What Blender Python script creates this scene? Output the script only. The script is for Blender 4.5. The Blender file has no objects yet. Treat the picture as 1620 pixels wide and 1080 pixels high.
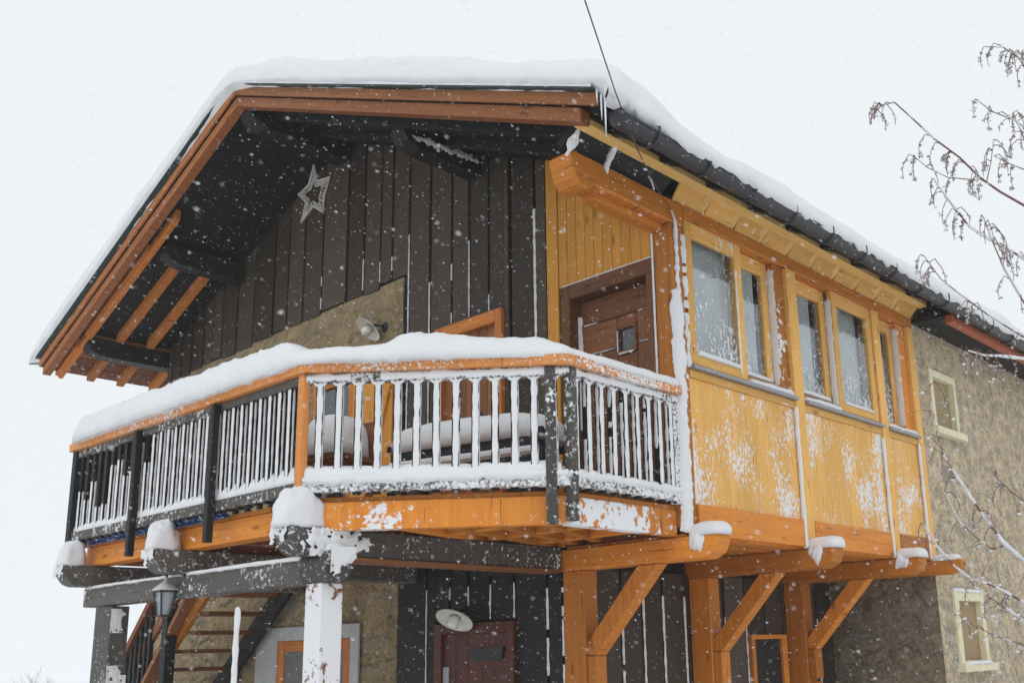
import bpy, math, random
from mathutils import Vector, Matrix, noise
random.seed(7)
RD = math.radians
sc = bpy.context.scene
COL = sc.collection

# ------------------------------------------------------------------ camera
F, PX, PY = 1605.56, 924.88, 635.25          # focal length and principal point in photo pixels (cropped photo)
YAW, PITCH, ROLL = 0.7268766, 0.24007752, -0.02621119
fw = Vector((-math.sin(YAW)*math.cos(PITCH), math.cos(YAW)*math.cos(PITCH), math.sin(PITCH)))
rt0 = fw.cross(Vector((0, 0, 1))).normalized(); up0 = rt0.cross(fw)
cr, sr = math.cos(ROLL), math.sin(ROLL)
rt = rt0*cr + up0*sr; up = -rt0*sr + up0*cr
cam_d = bpy.data.cameras.new('camera'); cam = bpy.data.objects.new('camera', cam_d); COL.objects.link(cam)
cam_d.sensor_width = 36; cam_d.sensor_fit = 'HORIZONTAL'; cam_d.lens = F/1620*36
cam_d.shift_x = -(PX-810)/1620; cam_d.shift_y = (PY-540)/1620
cam_d.dof.use_dof = True; cam_d.dof.focus_distance = 8.0; cam_d.dof.aperture_fstop = 3.5
cam_d.clip_start = 0.1; cam_d.clip_end = 3000
M = Matrix.Identity(4)
for i in range(3):
    M[i][0] = rt[i]; M[i][1] = up[i]; M[i][2] = -fw[i]
cam.matrix_world = M
sc.camera = cam

def ray(px, py): return rt*((px-PX)/F) - up*((py-PY)/F) + fw
def onx(px, py, x): d = ray(px, py); return d*(x/d.x)
def ony(px, py, y): d = ray(px, py); return d*(y/d.y)
def atd(px, py, depth): return ray(px, py)*depth

# ------------------------------------------------------------------ world, sun, exposure
w = bpy.data.worlds.new('World'); sc.world = w; w.use_nodes = True
nt = w.node_tree; nt.nodes.clear()
SUN_EL, SUN_ROT = RD(48), RD(200)
sky = nt.nodes.new('ShaderNodeTexSky'); sky.sky_type = 'NISHITA'; sky.sun_disc = False
sky.sun_elevation = SUN_EL; sky.sun_rotation = SUN_ROT
bg1 = nt.nodes.new('ShaderNodeBackground'); bg1.inputs['Strength'].default_value = 0.05
bg2 = nt.nodes.new('ShaderNodeBackground'); bg2.inputs['Color'].default_value = (0.84, 0.885, 0.91, 1); bg2.inputs['Strength'].default_value = 1.0
nt.links.new(sky.outputs[0], bg1.inputs[0])
mx = nt.nodes.new('ShaderNodeMixShader'); mx.inputs[0].default_value = 0.96
out = nt.nodes.new('ShaderNodeOutputWorld')
nt.links.new(bg1.outputs[0], mx.inputs[1]); nt.links.new(bg2.outputs[0], mx.inputs[2]); nt.links.new(mx.outputs[0], out.inputs[0])
sd = bpy.data.lights.new('sun', 'SUN'); sd.energy = 0.6; sd.angle = RD(40); sd.color = (1, 0.98, 0.95)
so = bpy.data.objects.new('sun', sd); COL.objects.link(so)
to_sun = Vector((math.sin(RD(150))*math.cos(SUN_EL), math.cos(RD(150))*math.cos(SUN_EL), math.sin(SUN_EL)))
so.rotation_euler = to_sun.to_track_quat('Z', 'Y').to_euler()
sky.sun_rotation = RD(150)
sc.view_settings.view_transform = 'Standard'; sc.view_settings.look = 'None'
sc.view_settings.exposure = 0.08; sc.view_settings.gamma = 1.0

# ------------------------------------------------------------------ materials
def newmat(name):
    m = bpy.data.materials.new(name); m.use_nodes = True
    n = m.node_tree; n.nodes.clear(); return m, n
def nd(n, t, **k):
    x = n.nodes.new(t)
    for a, b in k.items(): setattr(x, a, b)
    return x
def ramp(n, src, stops, interp='LINEAR'):
    r = nd(n, 'ShaderNodeValToRGB'); r.color_ramp.interpolation = interp
    e = r.color_ramp.elements
    while len(e) < len(stops): e.new(0.5)
    for i, (p, c) in enumerate(stops):
        e[i].position = p; e[i].color = (c if isinstance(c, tuple) else (c, c, c)) + (1,)
    n.links.new(src, r.inputs[0]); return r.outputs[0]
def noise_n(n, vec, scale, detail=4, rough=0.6):
    t = nd(n, 'ShaderNodeTexNoise'); t.inputs['Scale'].default_value = scale
    t.inputs['Detail'].default_value = detail; t.inputs['Roughness'].default_value = rough
    n.links.new(vec, t.inputs['Vector']); return t.outputs['Fac']
def mapping(n, vec, scale, loc=(0, 0, 0)):
    m = nd(n, 'ShaderNodeMapping'); m.inputs['Scale'].default_value = scale; m.inputs['Location'].default_value = loc
    n.links.new(vec, m.inputs['Vector']); return m.outputs[0]
def math_n(n, op, a, b, clamp=False):
    m = nd(n, 'ShaderNodeMath', operation=op); m.use_clamp = clamp
    for i, v in enumerate((a, b)):
        if isinstance(v, (int, float)): m.inputs[i].default_value = v
        else: n.links.new(v, m.inputs[i])
    return m.outputs[0]
def mixc(n, f, a, b, blend='MIX'):
    m = nd(n, 'ShaderNodeMix', data_type='RGBA', blend_type=blend)
    for i, v in ((0, f), (6, a), (7, b)):
        if isinstance(v, (int, float)): m.inputs[i].default_value = v
        elif isinstance(v, tuple): m.inputs[i].default_value = v + (1,)
        else: n.links.new(v, m.inputs[i])
    return m.outputs[2]
SNOWC = (0.76, 0.765, 0.78)
def frost_mask(n, th, fine=60, coarse=3, k=0.5, stretch=1.0, seed=0, zgrad=None, soft=0.03):
    """snow crystals stuck to a surface: a mask with hard crumbly edges in world space"""
    pos = nd(n, 'ShaderNodeNewGeometry').outputs['Position']
    a = noise_n(n, mapping(n, pos, (1, 1, stretch), (seed, seed, 0)), fine, 3, 0.65)
    b = noise_n(n, mapping(n, pos, (1, 1, min(1, stretch*1.6)), (seed+5, 3, seed)), coarse, 2, 0.5)
    v = math_n(n, 'ADD', a, math_n(n, 'MULTIPLY', math_n(n, 'SUBTRACT', b, 0.5), k))
    if zgrad:      # (z0, z1, gain): more snow caught below z0 than at z1
        z = nd(n, 'ShaderNodeSeparateXYZ'); n.links.new(pos, z.inputs[0])
        mr = nd(n, 'ShaderNodeMapRange'); n.links.new(z.outputs[2], mr.inputs[0])
        mr.inputs[1].default_value, mr.inputs[2].default_value = zgrad[0], zgrad[1]
        mr.inputs[3].default_value, mr.inputs[4].default_value = zgrad[2], 0
        v = math_n(n, 'ADD', v, mr.outputs[0])
    return ramp(n, v, [(max(0, th-soft), 0.0), (min(1, th+soft), 1.0)])
def finish(n, col, rough, h=None, bump=0.3, frost=None, spec=0.3, dist=0.01, metal=0):
    b = nd(n, 'ShaderNodeBsdfPrincipled')
    if frost is not None:
        col = mixc(n, frost, col, SNOWC)
        if not isinstance(rough, (int, float)) or True:
            rough = mixc(n, frost, (rough,)*3 if isinstance(rough, (int, float)) else rough, (0.9,)*3)
        h = frost if h is None else math_n(n, 'ADD', math_n(n, 'MULTIPLY', h, 0.35), frost)
    if isinstance(col, tuple): b.inputs['Base Color'].default_value = col + (1,)
    else: n.links.new(col, b.inputs['Base Color'])
    if isinstance(rough, (int, float)): b.inputs['Roughness'].default_value = rough
    else: n.links.new(rough, b.inputs['Roughness'])
    b.inputs['Specular IOR Level'].default_value = spec; b.inputs['Metallic'].default_value = metal
    if h is not None:
        bp = nd(n, 'ShaderNodeBump'); bp.inputs['Strength'].default_value = bump; bp.inputs['Distance'].default_value = dist
        n.links.new(h, bp.inputs['Height']); n.links.new(bp.outputs[0], b.inputs['Normal'])
    o = nd(n, 'ShaderNodeOutputMaterial'); n.links.new(b.outputs[0], o.inputs[0]); return b
def wood(name, base, dark, rough=0.6, frost=None, knots=True, var=0.35, weather=None, bump=0.35):
    m, n = newmat(name)
    uv = nd(n, 'ShaderNodeUVMap', uv_map='UVMap').outputs[0]
    rnd = nd(n, 'ShaderNodeAttribute', attribute_name='rnd').outputs['Fac']
    g1 = noise_n(n, mapping(n, uv, (1.2, 26, 1)), 1.0, 5, 0.62)
    g2 = noise_n(n, mapping(n, uv, (4, 110, 1)), 1.0, 3, 0.6)
    g3 = noise_n(n, mapping(n, uv, (0.9, 1.6, 1)), 1.0, 3, 0.6)
    g = math_n(n, 'ADD', math_n(n, 'MULTIPLY', g1, 0.65), math_n(n, 'MULTIPLY', g2, 0.35))
    gc = ramp(n, g, [(0.32, 0.0), (0.66, 1.0)])
    c = mixc(n, gc, dark, base)
    c = mixc(n, ramp(n, g3, [(0.3, 0.0), (0.75, 0.55)]), c, tuple(x*0.62 for x in base))
    if knots:
        vo = nd(n, 'ShaderNodeTexVoronoi'); vo.inputs['Scale'].default_value = 1.0
        n.links.new(mapping(n, uv, (2.6, 8, 1)), vo.inputs['Vector'])
        kn = ramp(n, vo.outputs['Distance'], [(0.05, 1.0), (0.17, 0.0)])
        c = mixc(n, math_n(n, 'MULTIPLY', kn, 0.75), c, tuple(x*0.35 for x in dark))
    ck = noise_n(n, mapping(n, uv, (2.2, 60, 1), (7, 3, 0)), 1.0, 2, 0.5)
    c = mixc(n, ramp(n, ck, [(0.655, 0.0), (0.70, 0.75)]), c, tuple(x*0.3 for x in dark))
    if weather:
        pos = nd(n, 'ShaderNodeNewGeometry').outputs['Position']
        wn = noise_n(n, mapping(n, pos, (1, 1, .35)), 2.2, 5, 0.65)
        c = mixc(n, ramp(n, wn, [(0.38, 0.0), (0.68, 1.0)]), c, weather)
    v = nd(n, 'ShaderNodeHueSaturation'); n.links.new(c, v.inputs['Color'])
    mr = nd(n, 'ShaderNodeMapRange'); n.links.new(rnd, mr.inputs[0]); mr.inputs[3].default_value = 1-var; mr.inputs[4].default_value = 1+var*0.6
    n.links.new(mr.outputs[0], v.inputs['Value'])
    f = frost_mask(n, **frost) if frost else None
    finish(n, v.outputs[0], rough, g, bump, f, dist=0.006); return m
ORANGE = ((0.72, 0.265, 0.034), (0.52, 0.155, 0.018))
HONEY = ((0.86, 0.50, 0.14), (0.78, 0.37, 0.075))
PALE = ((0.86, 0.57, 0.20), (0.78, 0.45, 0.12))
BROWN = ((0.29, 0.115, 0.040), (0.15, 0.052, 0.020))
GREYB = ((0.078, 0.056, 0.038), (0.045, 0.032, 0.022))
BLACKW = ((0.018, 0.016, 0.015), (0.009, 0.008, 0.008))
M_orange = wood('stained_orange_wood', *ORANGE)
M_orange_f = wood('stained_orange_wood_snowy', *ORANGE, frost=dict(th=0.665, fine=22, coarse=2.2, k=0.9, seed=2))
M_orange_ff = wood('stained_orange_wood_plastered', *ORANGE, frost=dict(th=0.455, fine=13, coarse=1.8, k=0.9, seed=11))
M_honey = wood('honey_wood', *HONEY, var=0.12)
M_honey_f = wood('honey_wood_speckled', *HONEY, var=0.12, frost=dict(th=0.69, fine=34, coarse=1.6, k=0.75, stretch=0.35, seed=4))
M_panel = wood('honey_boards_snow_streaked', *HONEY, var=0.10, frost=dict(th=0.60, fine=60, coarse=2.6, k=0.95, stretch=0.42, seed=9, soft=.02))
M_boards = wood('yellow_boards', (0.78, 0.36, 0.05), (0.66, 0.27, 0.033), var=0.10, knots=True)
M_pale = wood('pale_new_wood', *PALE, var=0.08)
M_rail = wood('handrail_wood', (0.80, 0.33, 0.09), (0.62, 0.2, 0.045), frost=dict(th=0.60, fine=55, coarse=1.2, k=0.7, seed=3), var=0.05)
M_brown = wood('brown_larch', *BROWN, frost=dict(th=0.76, fine=60, coarse=3, k=0.3, seed=8))
M_rafter = wood('orange_rafter', (0.72, 0.25, 0.05), (0.40, 0.12, 0.022), var=0.25)
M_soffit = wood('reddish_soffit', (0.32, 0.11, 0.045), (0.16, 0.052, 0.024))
M_grey = wood('weathered_dark_boards', *GREYB, var=0.5, weather=(0.060, 0.043, 0.028), knots=False, frost=dict(th=0.80, fine=70, coarse=2, k=0.25, seed=1))
M_black = wood('blackened_timber', *BLACKW, knots=False)
M_nearblack = wood('near_black_roof_boards', (0.010, 0.0095, 0.0095), (0.005, 0.005, 0.005), knots=False)  # near-black tone shared by roof underside, backings and right rafters
M_black_f = wood('blackened_timber_snowy', (0.115, 0.104, 0.092), (0.06, 0.054, 0.048), knots=False, frost=dict(th=0.63, fine=32, coarse=1.6, k=0.6, seed=6, soft=.05))
M_black_ff = wood('blackened_timber_rimed', (0.115, 0.104, 0.092), (0.06, 0.054, 0.048), knots=False, frost=dict(th=0.50, fine=48, coarse=2.2, k=0.5, seed=7, soft=.09))
M_reddoor = wood('red_brown_door', (0.13, 0.030, 0.017), (0.07, 0.016, 0.010), rough=0.4, var=0.25)
M_white_post = wood('post_plastered_with_snow', *BROWN, frost=dict(th=0.385, fine=14, coarse=2.0, k=0.6, seed=14, soft=.03))

def stone_mat(name, tint, frost=None, bright=1.0):
    m, n = newmat(name)
    pos = nd(n, 'ShaderNodeNewGeometry').outputs['Position']
    warp = nd(n, 'ShaderNodeTexNoise'); warp.inputs['Scale'].default_value = 2.5; warp.inputs['Detail'].default_value = 3
    n.links.new(pos, warp.inputs['Vector'])
    p2 = mixc(n, 0.42, pos, warp.outputs['Color'], 'ADD')
    vo = nd(n, 'ShaderNodeTexVoronoi'); vo.inputs['Scale'].default_value = 4.2; n.links.new(mapping(n, p2, (1, 1, 1.7)), vo.inputs['Vector'])
    ed = nd(n, 'ShaderNodeTexVoronoi', feature='DISTANCE_TO_EDGE'); ed.inputs['Scale'].default_value = 4.2
    n.links.new(mapping(n, p2, (1, 1, 1.7)), ed.inputs['Vector'])
    mortar = math_n(n, 'ADD', math_n(n, 'MULTIPLY', noise_n(n, pos, 30, 6, 0.75), .6), math_n(n, 'MULTIPLY', noise_n(n, pos, 6.5, 4, 0.65), .4)); big = noise_n(n, pos, 1.8, 4, 0.6)
    mc = mixc(n, ramp(n, mortar, [(0.38, 0.0), (0.62, 1.0)]), tuple(t*0.42 for t in tint), tuple(t*1.3 for t in tint))
    sv = nd(n, 'ShaderNodeSeparateColor'); n.links.new(vo.outputs['Color'], sv.inputs[0])
    stc = ramp(n, sv.outputs[0], [(0.0, (0.11, 0.105, 0.10)), (0.35, (0.30, 0.24, 0.17)), (0.65, (0.19, 0.205, 0.225)), (1.0, (0.42, 0.32, 0.19))])
    stc = mixc(n, 0.45, stc, mixc(n, noise_n(n, pos, 14, 5, .7), (0.12, 0.11, 0.10), (0.42, 0.38, 0.30)))
    # mortar slurry hides part of the stones
    cover = math_n(n, 'ADD', big, math_n(n, 'MULTIPLY', sv.outputs[1], 0.35))
    show = math_n(n, 'MULTIPLY', ramp(n, ed.outputs['Distance'], [(0.02, 0.0), (0.30, 1.0)]), ramp(n, cover, [(0.50, 0.0), (0.66, 1.0)]))
    c = mixc(n, math_n(n, 'MULTIPLY', show, 0.65), mc, stc)
    c = mixc(n, ramp(n, big, [(0.35, 0.35), (0.7, 0.0)]), c, tuple(t*0.4 for t in tint))
    if bright != 1: c = mixc(n, 1.0, c, (bright,)*3, 'MULTIPLY')
    h = math_n(n, 'ADD', math_n(n, 'MULTIPLY', show, 0.6), math_n(n, 'MULTIPLY', mortar, 0.5))
    f = frost_mask(n, **frost) if frost else None
    finish(n, c, 0.9, h, 1.0, f, spec=0.15, dist=0.045); return m
M_stone = stone_mat('rubble_stone', (0.40, 0.30, 0.17))
M_stone_wing = stone_mat('rubble_stone_snow_flecked', (0.66, 0.53, 0.36), frost=dict(th=0.655, fine=26, coarse=3.5, k=0.35, seed=21, zgrad=(-.3, 2.4, .05)))
M_stone_shaded = stone_mat('rubble_stone_shade_tint', (0.30, 0.25, 0.18))  # darker copy of the rubble; the shade below the porch is in its tint

def snow_mat(name='packed_snow', bump=0.25, c0=(0.70, 0.705, 0.72), c1=(0.77, 0.775, 0.79)):
    m, n = newmat(name)
    pos = nd(n, 'ShaderNodeNewGeometry').outputs['Position']
    a = noise_n(n, pos, 45, 5, 0.7); b = noise_n(n, pos, 6, 4, 0.55)
    h = math_n(n, 'ADD', math_n(n, 'MULTIPLY', a, 0.35), b)
    c = mixc(n, b, c0, c1)
    bs = finish(n, c, 0.75, h, bump, spec=0.25, dist=0.02)
    return m
M_snow = snow_mat()
def flake_mat():
    m, n = newmat('falling_flake'); d = nd(n, 'ShaderNodeBsdfDiffuse'); t = nd(n, 'ShaderNodeBsdfTranslucent'); x = nd(n, 'ShaderNodeMixShader'); o = nd(n, 'ShaderNodeOutputMaterial')
    d.inputs[0].default_value = t.inputs[0].default_value = (.96, .97, .98, 1); n.links.new(d.outputs[0], x.inputs[1]); n.links.new(t.outputs[0], x.inputs[2]); n.links.new(x.outputs[0], o.inputs[0]); return m
M_flake = flake_mat(); M_rime = snow_mat('crumbly_rime', 0.6)
def plain(name, col, rough=0.5, spec=0.4, metal=0, bumps=None, frost=None):
    m, n = newmat(name)
    pos = nd(n, 'ShaderNodeNewGeometry').outputs['Position']
    a = noise_n(n, pos, bumps or 20, 5, 0.65)
    c = mixc(n, a, tuple(x*0.75 for x in col), tuple(min(1, x*1.2) for x in col))
    f = frost_mask(n, **frost) if frost else None
    finish(n, c, rough, a, 0.2, f, spec=spec, dist=0.004, metal=metal); return m
M_gutter = plain('dark_gutter_metal', (0.045, 0.045, 0.05), 0.45, metal=0.3)
M_trim = plain('green_black_metal_trim', (0.025, 0.06, 0.06), 0.4)
M_fascia_red = plain('copper_red_flashing', (0.42, 0.11, 0.05), 0.5)
M_sillmetal = plain('grey_metal_sill', (0.30, 0.31, 0.33), 0.4, metal=0.5)
M_iron = plain('black_iron', (0.02, 0.02, 0.022), 0.45)
M_enamel = plain('cream_enamel', (0.66, 0.66, 0.60), 0.35)
M_bulb = plain('frosted_glass_bulb', (0.72, 0.72, 0.66), 0.2)
M_render = plain('pale_render_surround', (0.46, 0.47, 0.47), 0.85, bumps=9)
M_cream = plain('cream_window_surround', (0.74, 0.68, 0.48), 0.8, bumps=12)
M_cable = plain('black_cable', (0.05, 0.05, 0.052), 0.5)
M_tarp = plain('blue_tarpaulin', (0.03, 0.06, 0.20), 0.4, bumps=30, frost=dict(th=0.60, fine=20, coarse=6, k=0.3))
M_bark = plain('red_brown_bark', (0.17, 0.085, 0.07), 0.8, bumps=60)
M_seed = plain('dried_seed_keys_with_snow', (0.36, 0.29, 0.28), 0.9, bumps=90, frost=dict(th=0.52, fine=55, coarse=9, k=.4, seed=5))
M_star = plain('straw_star_tinsel', (0.34, 0.32, 0.29), 0.6, bumps=120)
M_pole = plain('red_marker_pole', (0.40, 0.06, 0.05), 0.5)
M_curtain = plain('pale_grey_curtain', (0.55, 0.59, 0.60), 0.9, bumps=3)
M_room = plain('dark_room', (0.09, 0.075, 0.06), 0.9)
M_brass = plain('brass', (0.55, 0.36, 0.12), 0.35, metal=0.8)
M_darkglass = plain('dark_reflecting_glass', (0.05, 0.06, 0.065), 0.12, spec=0.8, bumps=2)
def glass_mat(name, frost):
    m, n = newmat(name)
    tr = nd(n, 'ShaderNodeBsdfTransparent'); tr.inputs[0].default_value = (0.95, 0.96, 0.96, 1)
    gl = nd(n, 'ShaderNodeBsdfGlossy'); gl.inputs['Roughness'].default_value = 0.04; gl.inputs[0].default_value = (0.8, 0.85, 0.9, 1)
    fr = nd(n, 'ShaderNodeLayerWeight'); fr.inputs[0].default_value = .5
    m1 = nd(n, 'ShaderNodeMixShader'); n.links.new(math_n(n, 'ADD', math_n(n, 'MULTIPLY', math_n(n, 'POWER', fr.outputs['Facing'], 4), .6), 0.10), m1.inputs[0])
    n.links.new(tr.outputs[0], m1.inputs[1]); n.links.new(gl.outputs[0], m1.inputs[2])
    df = nd(n, 'ShaderNodeBsdfDiffuse'); df.inputs[0].default_value = SNOWC + (1,)
    m2 = nd(n, 'ShaderNodeMixShader'); f = frost_mask(n, **frost); n.links.new(f, m2.inputs[0])
    bp = nd(n, 'ShaderNodeBump'); bp.inputs['Strength'].default_value = 0.6; bp.inputs['Distance'].default_value = 0.01
    n.links.new(f, bp.inputs['Height']); n.links.new(bp.outputs[0], df.inputs['Normal'])
    n.links.new(m1.outputs[0], m2.inputs[1]); n.links.new(df.outputs[0], m2.inputs[2])
    o = nd(n, 'ShaderNodeOutputMaterial'); n.links.new(m2.outputs[0], o.inputs[0]); return m
M_glass = glass_mat('window_glass_with_snow', dict(th=0.70, fine=42, coarse=4, k=0.45, stretch=0.55, seed=31, zgrad=(1.95, 2.75, 0.21)))

# ------------------------------------------------------------------ mesh helpers
class MB:
    def __init__(s): s.v = []; s.f = []; s.uv = []; s.r = []; s.sm = []
    def face(s, idx, uvs=None, r=0.5, smooth=False):
        s.f.append(idx); s.uv.append(uvs or [(s.v[i][0], s.v[i][2]) for i in idx]); s.r.append(r); s.sm.append(smooth)
    def obox(s, c, ax, ay, az):
        """box from a centre and three half-axis vectors; uv runs along the longest axis"""
        c = Vector(c); A = [Vector(ax), Vector(ay), Vector(az)]; L = [a.length*2 for a in A]
        k = L.index(max(L)); ou, ov = random.uniform(0, 40), random.uniform(0, 40); r = random.random()
        b = len(s.v)
        for i in range(8):
            s.v.append(tuple(c + A[0]*(1 if i & 1 else -1) + A[1]*(1 if i & 2 else -1) + A[2]*(1 if i & 4 else -1)))
        flip = A[0].cross(A[1]).dot(A[2]) < 0
        for q, nax in (((0, 4, 6, 2), 0), ((1, 3, 7, 5), 0), ((0, 1, 5, 4), 1), ((2, 6, 7, 3), 1), ((0, 2, 3, 1), 2), ((4, 5, 7, 6), 2)):
            o = [a for a in range(3) if a != nax]
            if nax != k: u_, v_ = k, [a for a in o if a != k][0]
            else: u_, v_ = o
            uv = []
            for i in q:
                sg = [1 if i & (1 << a) else 0 for a in range(3)]
                uv.append((ou + sg[u_]*L[u_], ov + nax*7 + sg[v_]*L[v_]))
            idx = [b+i for i in q]
            if flip: idx.reverse(); uv.reverse()
            s.face(idx, uv, r)
        return s
    def box(s, x0, x1, y0, y1, z0, z1):
        return s.obox(((x0+x1)/2, (y0+y1)/2, (z0+z1)/2), ((x1-x0)/2, 0, 0), (0, (y1-y0)/2, 0), (0, 0, (z1-z0)/2))
    def beam(s, p0, p1, wd, ht, upv=(0, 0, 1)):
        p0, p1 = Vector(p0), Vector(p1); d = (p1-p0); sd = d.cross(Vector(upv)).normalized(); u = sd.cross(d).normalized()
        return s.obox((p0+p1)/2, d/2, sd*wd/2, u*ht/2)
    def prism(s, poly, ext):
        """closed polygon (3-D points) pushed along ext"""
        b = len(s.v); n = len(poly); e = Vector(ext); r = random.random(); ou = random.uniform(0, 30)
        P = [Vector(p) for p in poly]
        nrm = Vector((0, 0, 0))
        for i in range(n): nrm += P[i].cross(P[(i+1) % n])
        if nrm.dot(e) > 0: P.reverse()
        lx = (P[1]-P[0]).normalized(); ly = nrm.normalized().cross(lx)
        uvf = lambda p: (ou + (p-P[0]).dot(lx), ou + (p-P[0]).dot(ly))
        for p in P: s.v.append(tuple(p))
        for p in P: s.v.append(tuple(p+e))
        s.face([b+i for i in range(n)], [uvf(p) for p in P], r)
        s.face([b+n+i for i in reversed(range(n))], [uvf(p) for p in reversed(P)], r)
        acc = 0
        for i in range(n):
            j = (i+1) % n; l = (P[j]-P[i]).length
            s.face([b+j, b+i, b+n+i, b+n+j], [(0+ou, acc+l), (0+ou, acc), (ou+e.length, acc), (ou+e.length, acc+l)], r)
            acc += l
        return s
    def tube(s, pts, rad, seg=8, cap=True, smooth=True):
        pts = [Vector(p) for p in pts]; n = len(pts)
        rad = rad if isinstance(rad, (list, tuple)) else [rad]*n
        b = len(s.v); acc = 0; ref = Vector((0.31, 0.2, 0.93)); L = []
        for i, p in enumerate(pts):
            d = (pts[min(n-1, i+1)] - pts[max(0, i-1)]).normalized()
            a = d.cross(ref); a = a.normalized() if a.length > 1e-3 else d.orthogonal().normalized(); c = d.cross(a)
            for k in range(seg):
                t = 2*math.pi*k/seg; s.v.append(tuple(p + (a*math.cos(t) + c*math.sin(t))*rad[i]))
            if i: acc += (p-pts[i-1]).length
            L.append(acc)
        for i in range(n-1):
            for k in range(seg):
                k2 = (k+1) % seg
                s.face([b+i*seg+k, b+i*seg+k2, b+(i+1)*seg+k2, b+(i+1)*seg+k],
                       [(L[i], k*.02), (L[i], k*.02+.02), (L[i+1], k*.02+.02), (L[i+1], k*.02)], 0.5, smooth)
        if cap:
            s.face([b+k for k in reversed(range(seg))], None, .5); s.face([b+(n-1)*seg+k for k in range(seg)], None, .5)
        return s
    def lathe(s, c, axis, prof, seg=20):
        """prof: (distance along axis, radius)"""
        c = Vector(c); ax = Vector(axis).normalized(); a = ax.orthogonal().normalized(); d = ax.cross(a); b = len(s.v)
        for h, r in prof:
            for k in range(seg):
                t = 2*math.pi*k/seg; s.v.append(tuple(c + ax*h + (a*math.cos(t)+d*math.sin(t))*r))
        for i in range(len(prof)-1):
            for k in range(seg):
                k2 = (k+1) % seg
                s.face([b+i*seg+k, b+i*seg+k2, b+(i+1)*seg+k2, b+(i+1)*seg+k], [(0, 0)]*4, .5, True)
        return s
    def grid(s, nu, nv, fn, smooth=True, flip=False):
        b = len(s.v)
        for i in range(nu+1):
            for j in range(nv+1): s.v.append(tuple(fn(i/nu, j/nv)))
        for i in range(nu):
            for j in range(nv):
                q = [b+i*(nv+1)+j, b+(i+1)*(nv+1)+j, b+(i+1)*(nv+1)+j+1, b+i*(nv+1)+j+1]
                if flip: q.reverse()
                s.face(q, None, .5, smooth)
        return s
    def build(s, name, mat, parent=None, bevel=0.0, label=None):
        me = bpy.data.meshes.new(name); me.from_pydata(s.v, [], s.f)
        uvl = me.uv_layers.new(name='UVMap'); flat = [c for f in s.uv for p in f for c in p]; uvl.data.foreach_set('uv', flat)
        at = me.attributes.new('rnd', 'FLOAT', 'FACE'); at.data.foreach_set('value', s.r)
        me.polygons.foreach_set('use_smooth', s.sm); me.materials.append(mat); me.update()
        o = bpy.data.objects.new(name, me); COL.objects.link(o)
        if bevel:
            m = o.modifiers.new('bevel', 'BEVEL'); m.width = bevel; m.segments = 1; m.limit_method = 'ANGLE'; m.harden_normals = False
        if parent is not None: setpar(o, parent)
        if label: o['label'] = label
        return o
def setpar(o, p):
    o.parent = p; o.matrix_parent_inverse = p.matrix_basis.inverted()
def tag(o, label, cat=None, group=None, kind=None):
    o['label'] = label
    if cat: o['category'] = cat
    if group: o['group'] = group
    if kind: o['kind'] = kind
    return o
def thing(name, loc, label, cat, group=None):
    o = bpy.data.objects.new(name, None); COL.objects.link(o); o.location = loc; o.empty_display_size = 0.1
    o.matrix_basis = Matrix.Translation(loc); return tag(o, label, cat, group)
def fbm(p, sc_=1.0, o=4): return noise.fractal(Vector(p)*sc_, 1.0, 2.0, o)

# ------------------------------------------------------------------ snow helpers
def snow_ridge(mb, pts, wd, ht, step=0.03, seg=12, seed=0, tapers=(0.08, 0.08), nz=0.18, drop=0.02, side=None, edge=None):
    """a rounded ridge of snow lying along a polyline (points = middle of the surface it lies on)"""
    pts = [Vector(p) for p in pts]; S = []; acc = 0
    L = [0]
    for i in range(1, len(pts)): L.append(L[-1] + (pts[i]-pts[i-1]).length)
    n = max(3, int(L[-1]/step)); T = L[-1]
    def at(t):
        for i in range(1, len(pts)):
            if t <= L[i] + 1e-9:
                k = (t-L[i-1])/max(1e-9, L[i]-L[i-1]); return pts[i-1].lerp(pts[i], k)
        return pts[-1]
    b = len(mb.v)
    for i in range(n+1):
        t = T*i/n; p = at(t); d = (at(min(T, t+.12)) - at(max(0, t-.12))).normalized()
        sd = d.cross(Vector((0, 0, 1))).normalized()
        h = ht(t/T) if callable(ht) else ht
        e = 1.0
        if tapers[0] and t < tapers[0]: e = math.sqrt(max(0.0, 1-(1-t/tapers[0])**2))
        if tapers[1] and T-t < tapers[1]: e = min(e, math.sqrt(max(0.0, 1-(1-(T-t)/tapers[1])**2)))
        h = h*e*(1 + nz*fbm((t*1.3+seed, seed, 0), 1.5)) + 0.002
        wv = (wd(t/T) if callable(wd) else wd)*(0.55+0.45*e)/2
        for k in range(seg+1):
            a = math.pi*k/seg
            cx = -math.cos(a); cz = math.sin(a)
            cx = math.copysign(abs(cx)**0.75, cx); cz = cz**0.8
            jj = 1 + 0.10*fbm((p.x*9+seed, p.y*9, k*.5), 1.0, 3)
            q = p + sd*(wv*cx*jj) + Vector((0, 0, h*cz*jj))
            if k in (0, seg): q.z -= drop*(1+2.0*max(0, fbm((p.x*12, p.y*12+k, seed), 1.2, 3)))
            mb.v.append(tuple(q))
    m = seg+1
    for i in range(n):
        for k in range(seg): mb.face([b+i*m+k, b+i*m+k+1, b+(i+1)*m+k+1, b+(i+1)*m+k], None, .5, True)
        mb.face([b+i*m+seg, b+i*m, b+(i+1)*m, b+(i+1)*m+seg], None, .5)
    mb.face([b+k for k in reversed(range(m))], None, .5); mb.face([b+n*m+k for k in range(m)], None, .5)
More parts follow.
